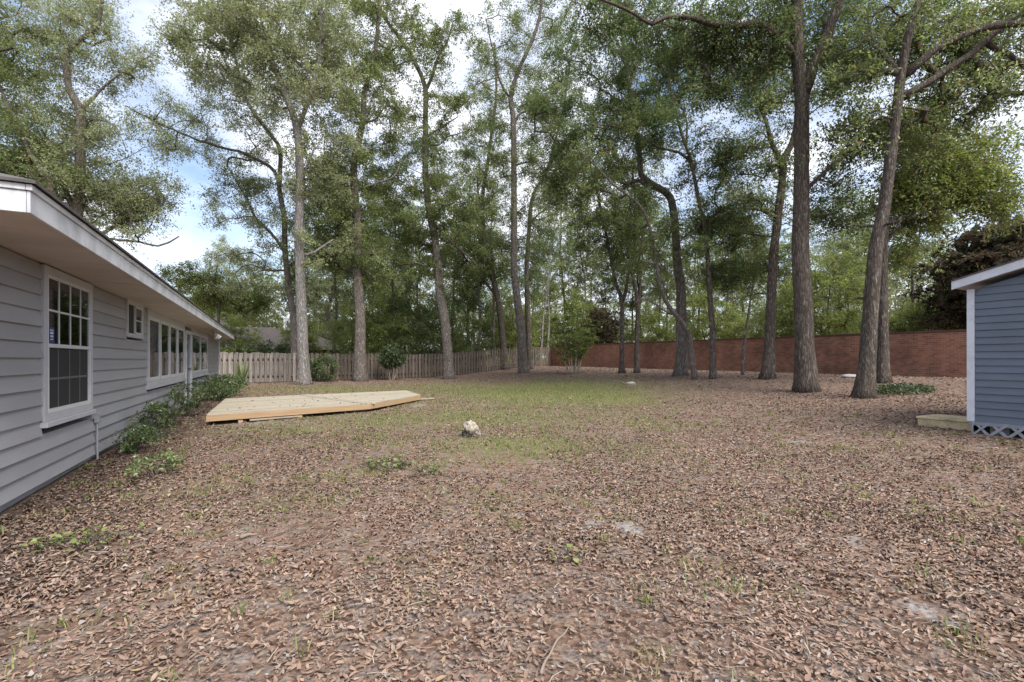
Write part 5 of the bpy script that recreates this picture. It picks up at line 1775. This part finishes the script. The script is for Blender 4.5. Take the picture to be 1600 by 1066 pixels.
broad_weed('low leafy weed clump in the middle of the lawn near the stump', 606, 730, 110, .062, .32, 'lime')
broad_weed('small leafy weed patch to the side of the lawn weed clump', 668, 740, 50, .05, .24, 'lime')
broad_weed('small green weed sprout alone among fallen leaves', 884, 876, 12, .06, .12)

# camellia on bare stems, ball of dark leaves
p, d = ground(612, 594)
shrub('camellia', 'round dark camellia on bare pale stems before the board fence', p, .78, .78, 2.2, 120, 120, .095, 'deep', .26, 7, z0=.75, stem_mat='stem_pale', stem_r=.026, splay=.38)
p, d = ground(508, 597)
shrub('fence_shrub', 'bushy green shrub against the fence beside the pale-barked oak', p + np.array([0, .4, 0]), .85, .6, 1.6, 70, 110, .08, 'dark', .25, 6, z0=.1)
for i, (px, d_, rx, h) in enumerate(((372, 33, 1.7, 2.6), (420, 34.5, 1.7, 2.55), (452, 35, 1.2, 2.5))):
    p = at(px, HY, d_); p[2] = float(zg(p[0], p[1]))
    shrub('neighbour_hedge', ('yellow-green hedge bush over the fence by the house corner', 'green hedge bush over the fence beneath the dark roof', 'green hedge bush over the fence, by the pair of trunks')[i], p, rx, 1.0, h, 80, 110, .10, 'lime' if i == 0 else 'dark', .32, 6, z0=.2)

# arching canes by the wall corner
def canes():
    p, d = ground(896, 584)
    root = empty('cane_clump', tuple(p)); tag(root, 'clump of arching yellow-green canes before the brick wall corner', 'shrub')
    tips = []
    for i in range(13):
        a = random.uniform(0, 6.28); sp_ = random.uniform(.3, 1.6); h = random.uniform(1.8, 4.0)
        path = spline([np.array([.35 * math.cos(a), .35 * math.sin(a), -.05]), np.array([(.35 + sp_ * .3) * math.cos(a), (.35 + sp_ * .3) * math.sin(a), h * .55]),
                       np.array([(.4 + sp_) * math.cos(a), (.4 + sp_) * math.sin(a), h])], .2)
        v, f = tube_vf(path, np.linspace(.035, .01, len(path)), 7)
        link('cane', mesh_from(v, f, True), M['stem_pale'], root)
        for q in path[len(path) * 4 // 10::2]: tips.append(q)
    o = link('foliage', leaf_mesh(np.array(tips), .36, 85, .15, 'fresh', .5), M['leaf'], root); tag(o, kind='stuff')
canes()

# ivy at the foot of the mossy oak
p, d = ground(1405, 612)
n = 900
a = RNG.uniform(0, 6.28, n); r_ = np.sqrt(RNG.random(n))
c = np.stack([p[0] + r_ * np.cos(a) * .95, p[1] + r_ * np.sin(a) * .8, np.zeros(n)], -1)
c[:, 2] = zg(c[:, 0], c[:, 1]) + .04 + RNG.random(n) * .24 * (1 - r_ * .7)
o = link('ivy_patch', leaf_mesh(c, .06, 4, .065, 'deep', .5, .7, brown=0), M['leaf_gloss'])
tag(o, 'dark green ivy patch spreading at the foot of the mossy oak', 'ivy', kind='stuff')

# ------------------------------------------------------------------ stump, stones, sticks
def noisy(me, amp, freq, seed):
    rs = np.random.default_rng(seed)
    ph = rs.uniform(0, 6, (6, 3)); fr = rs.normal(0, freq, (6, 3))
    for v in me.vertices:
        c = np.array(v.co)
        s_ = sum(math.sin(np.dot(fr[i], c) + ph[i][0]) for i in range(6)) / 6
        t_ = sum(math.cos(np.dot(fr[i], c) + ph[i][1]) for i in range(6)) / 6
        v.co += Vector((amp * s_, amp * t_, amp * (s_ - t_) * .6))

p, d = ground(735, 683)
k = d / FPX
stump = empty('tree_stump', tuple(p)); tag(stump, 'bleached weathered stump stub tilting out of the lawn', 'stump')
def stump_piece(name, pts, rr, seed, amp):
    q = spline(np.hstack([np.array(pts), np.array(rr)[:, None]]), .02)
    v, f = tube_vf(q[:, :3], q[:, 3], 16, True, .085)
    me = mesh_from(v, f, False); noisy(me, amp, 26, seed); noisy(me, amp * .4, 70, seed + 1)
    return link(name, me, M['stump'], stump)
def sv(r, f, z): return RT * r + FW * f + UP * z
stump_piece('stub', [sv(-.02, .02, -.08), sv(-.03, .01, .04), sv(-.05, 0, .13)], [.135, .115, .10], 1, .016).data.materials[0] = M['bark_grey']
stump_piece('broken_top', [sv(-.10, -.05, .27), sv(-.07, -.05, .23), sv(.01, -.05, .18), sv(.10, -.04, .11), sv(.18, -.03, .045)], [.035, .085, .10, .07, .02], 5, .034)
stump_piece('root', [sv(.0, 0, .08), sv(.12, -.02, .03), sv(.24, 0, -.04)], [.085, .06, .03], 9, .012).data.materials[0] = M['bark_grey']
stump_piece('root', [sv(-.04, .0, .05), sv(-.15, .02, .01), sv(-.25, .03, -.04)], [.07, .045, .02], 12, .010).data.materials[0] = M['bark_grey']

for i, (px, py, s_, lab) in enumerate(((1327, 590, .30, 'flat pale stone lying at the foot of the brick wall'), (986, 600, .22, 'pale flat stone among leaves before the canes and wall'))):
    p, d = ground(px, py)
    bm = bmesh.new(); bmesh.ops.create_icosphere(bm, subdivisions=3, radius=1)
    me = bpy.data.meshes.new('m'); bm.to_mesh(me); bm.free()
    for v in me.vertices: v.co = Vector((v.co.x * s_ * 1.3, v.co.y * s_ * .8, v.co.z * s_ * .32))
    noisy(me, s_ * .13, 5 / s_, 30 + i)
    me.polygons.foreach_set('use_smooth', [True] * len(me.polygons))
    o = link('stone', me, M['stone']); o.location = (p[0], p[1], p[2] + s_ * .12); o.rotation_euler = (0, 0, .3 * i)
    tag(o, lab, 'stone')

STICKS = [((1205, 738), (1245, 742), 'pale twig lying in the leaves right of the lawn'), ((1270, 742), (1312, 724), 'forked looking pale twig beside the other pale twig'),
          ((845, 1062), (890, 985), 'long crooked stick lying in the foreground leaves'), ((806, 848), (835, 826), 'thin dark stick near the pale sand patch'),
          ((1345, 848), (1385, 878), 'thin grey stick across the leaves'), ((1478, 942), (1520, 930), 'short grey stick beside the bare sand'),
          ((160, 985), (180, 968), 'short pale twig near the grass tufts'), ((1255, 1000), (1266, 1040), 'curved pale twig in the near leaves'), ((842, 582), (872, 577), 'fallen branch lying near the arching canes'), ((375, 846), (402, 838), 'dark chunk of bark on the leaves')]
for i, (a, b, lab) in enumerate(STICKS):
    pa, da = ground(*a); pb, _ = ground(*b)
    L = np.linalg.norm(pb - pa)
    mid = (pa + pb) / 2 + np.append(RNG.normal(0, L * .08, 2), 0)
    q = spline([pa, pa * .6 + mid * .4 + np.append(RNG.normal(0, L * .03, 2), 0), mid, pb], max(.02, L / 14))
    q[:, 2] = zg(q[:, 0], q[:, 1]) + .026 + .008 * np.sin(np.arange(len(q)))
    r0 = (.007, .008, .007, .005, .005, .006, .004, .005, .022, .018)[i]
    v, f = tube_vf(q, np.linspace(r0, r0 * .45, len(q)), 7, True, .08)
    o = link('fallen_stick', mesh_from(v, f, True), M['stick']); tag(o, lab, 'stick')

# ------------------------------------------------------------------ neighbour's house beyond the fence, cable
def neighbour():
    c = at(432, HY, 47)
    root = empty('neighbour_house', (c[0], c[1], float(zg(c[0], c[1]))))
    tag(root, 'neighbouring house with a dark brown hipped roof beyond the fence', 'house')
    Ti = Matrix.Translation(-Vector(root.location))
    def nb(m, name, mat, parent=None):
        o = m.build(name, M[mat], parent or root)
        if parent is None: o.matrix_parent_inverse = Ti
        return o
    x0, x1, y0, y1, ze, hr = c[0] - 9, c[0] + 7.0, c[1] - 2, c[1] + 8, 2.45, 2.3
    nb(MB().box((x0 + .5, y0 + .5, 0), (x1 - .5, y1 - .5, ze)), 'wall', 'fence_dark')
    h = (y1 - y0) / 2
    v = [(x0, y0, ze), (x1, y0, ze), (x1, y1, ze), (x0, y1, ze), (x0 + h, y0 + h, ze + hr), (x1 - h, y0 + h, ze + hr)]
    m = MB(); m.v = v; m.f = [(0, 1, 5, 4), (1, 2, 5), (2, 3, 4, 5), (3, 0, 4), (3, 2, 1, 0)]
    r_ = nb(m, 'roof', 'shingle_far')
    # projecting wing
    wx0, wx1, wy0 = c[0] - 9.5, c[0] - .5, y0 - 3.0
    hw = (wx1 - wx0) / 2
    m = MB(); m.v = [(wx0, wy0, ze + .01), (wx1, wy0, ze + .01), (wx1, y0 + 4, ze + .01), (wx0, y0 + 4, ze + .01), (wx0 + hw, wy0 + hw, ze + 2.9), (wx0 + hw, y0 + 4, ze + 2.9)]
    m.f = [(0, 1, 4), (1, 2, 5, 4), (3, 0, 4, 5), (2, 3, 5), (3, 2, 1, 0)]
    nb(m, 'wing_roof', 'shingle_far')
    nb(MB().box((wx0 + .4, wy0 + .4, 0), (wx1 - .4, y0 + .4, ze)), 'wing_wall', 'fence_dark')
    q = at(448, HY, 50)
    nb(MB().box((q[0] - .3, q[1] - .3, 3.0), (q[0] + .3, q[1] + .3, 5.7)), 'chimney', 'shed_trim')
    nb(MB().box((q[0] - .35, q[1] - .35, 5.7), (q[0] + .35, q[1] + .35, 5.8)), 'chimney_cap', 'shed_trim')
neighbour()

a, b = at(1392, 453, 30), at(1680, 446, 27)
q = spline([a, (a + b) / 2 - np.array([0, 0, .05]), b], .6)
v, f = tube_vf(q, np.full(len(q), .02), 6)
o = link('overhead_cable', mesh_from(v, f, True), M['cable']); tag(o, 'thin pale overhead cable beyond the brick wall', 'cable')
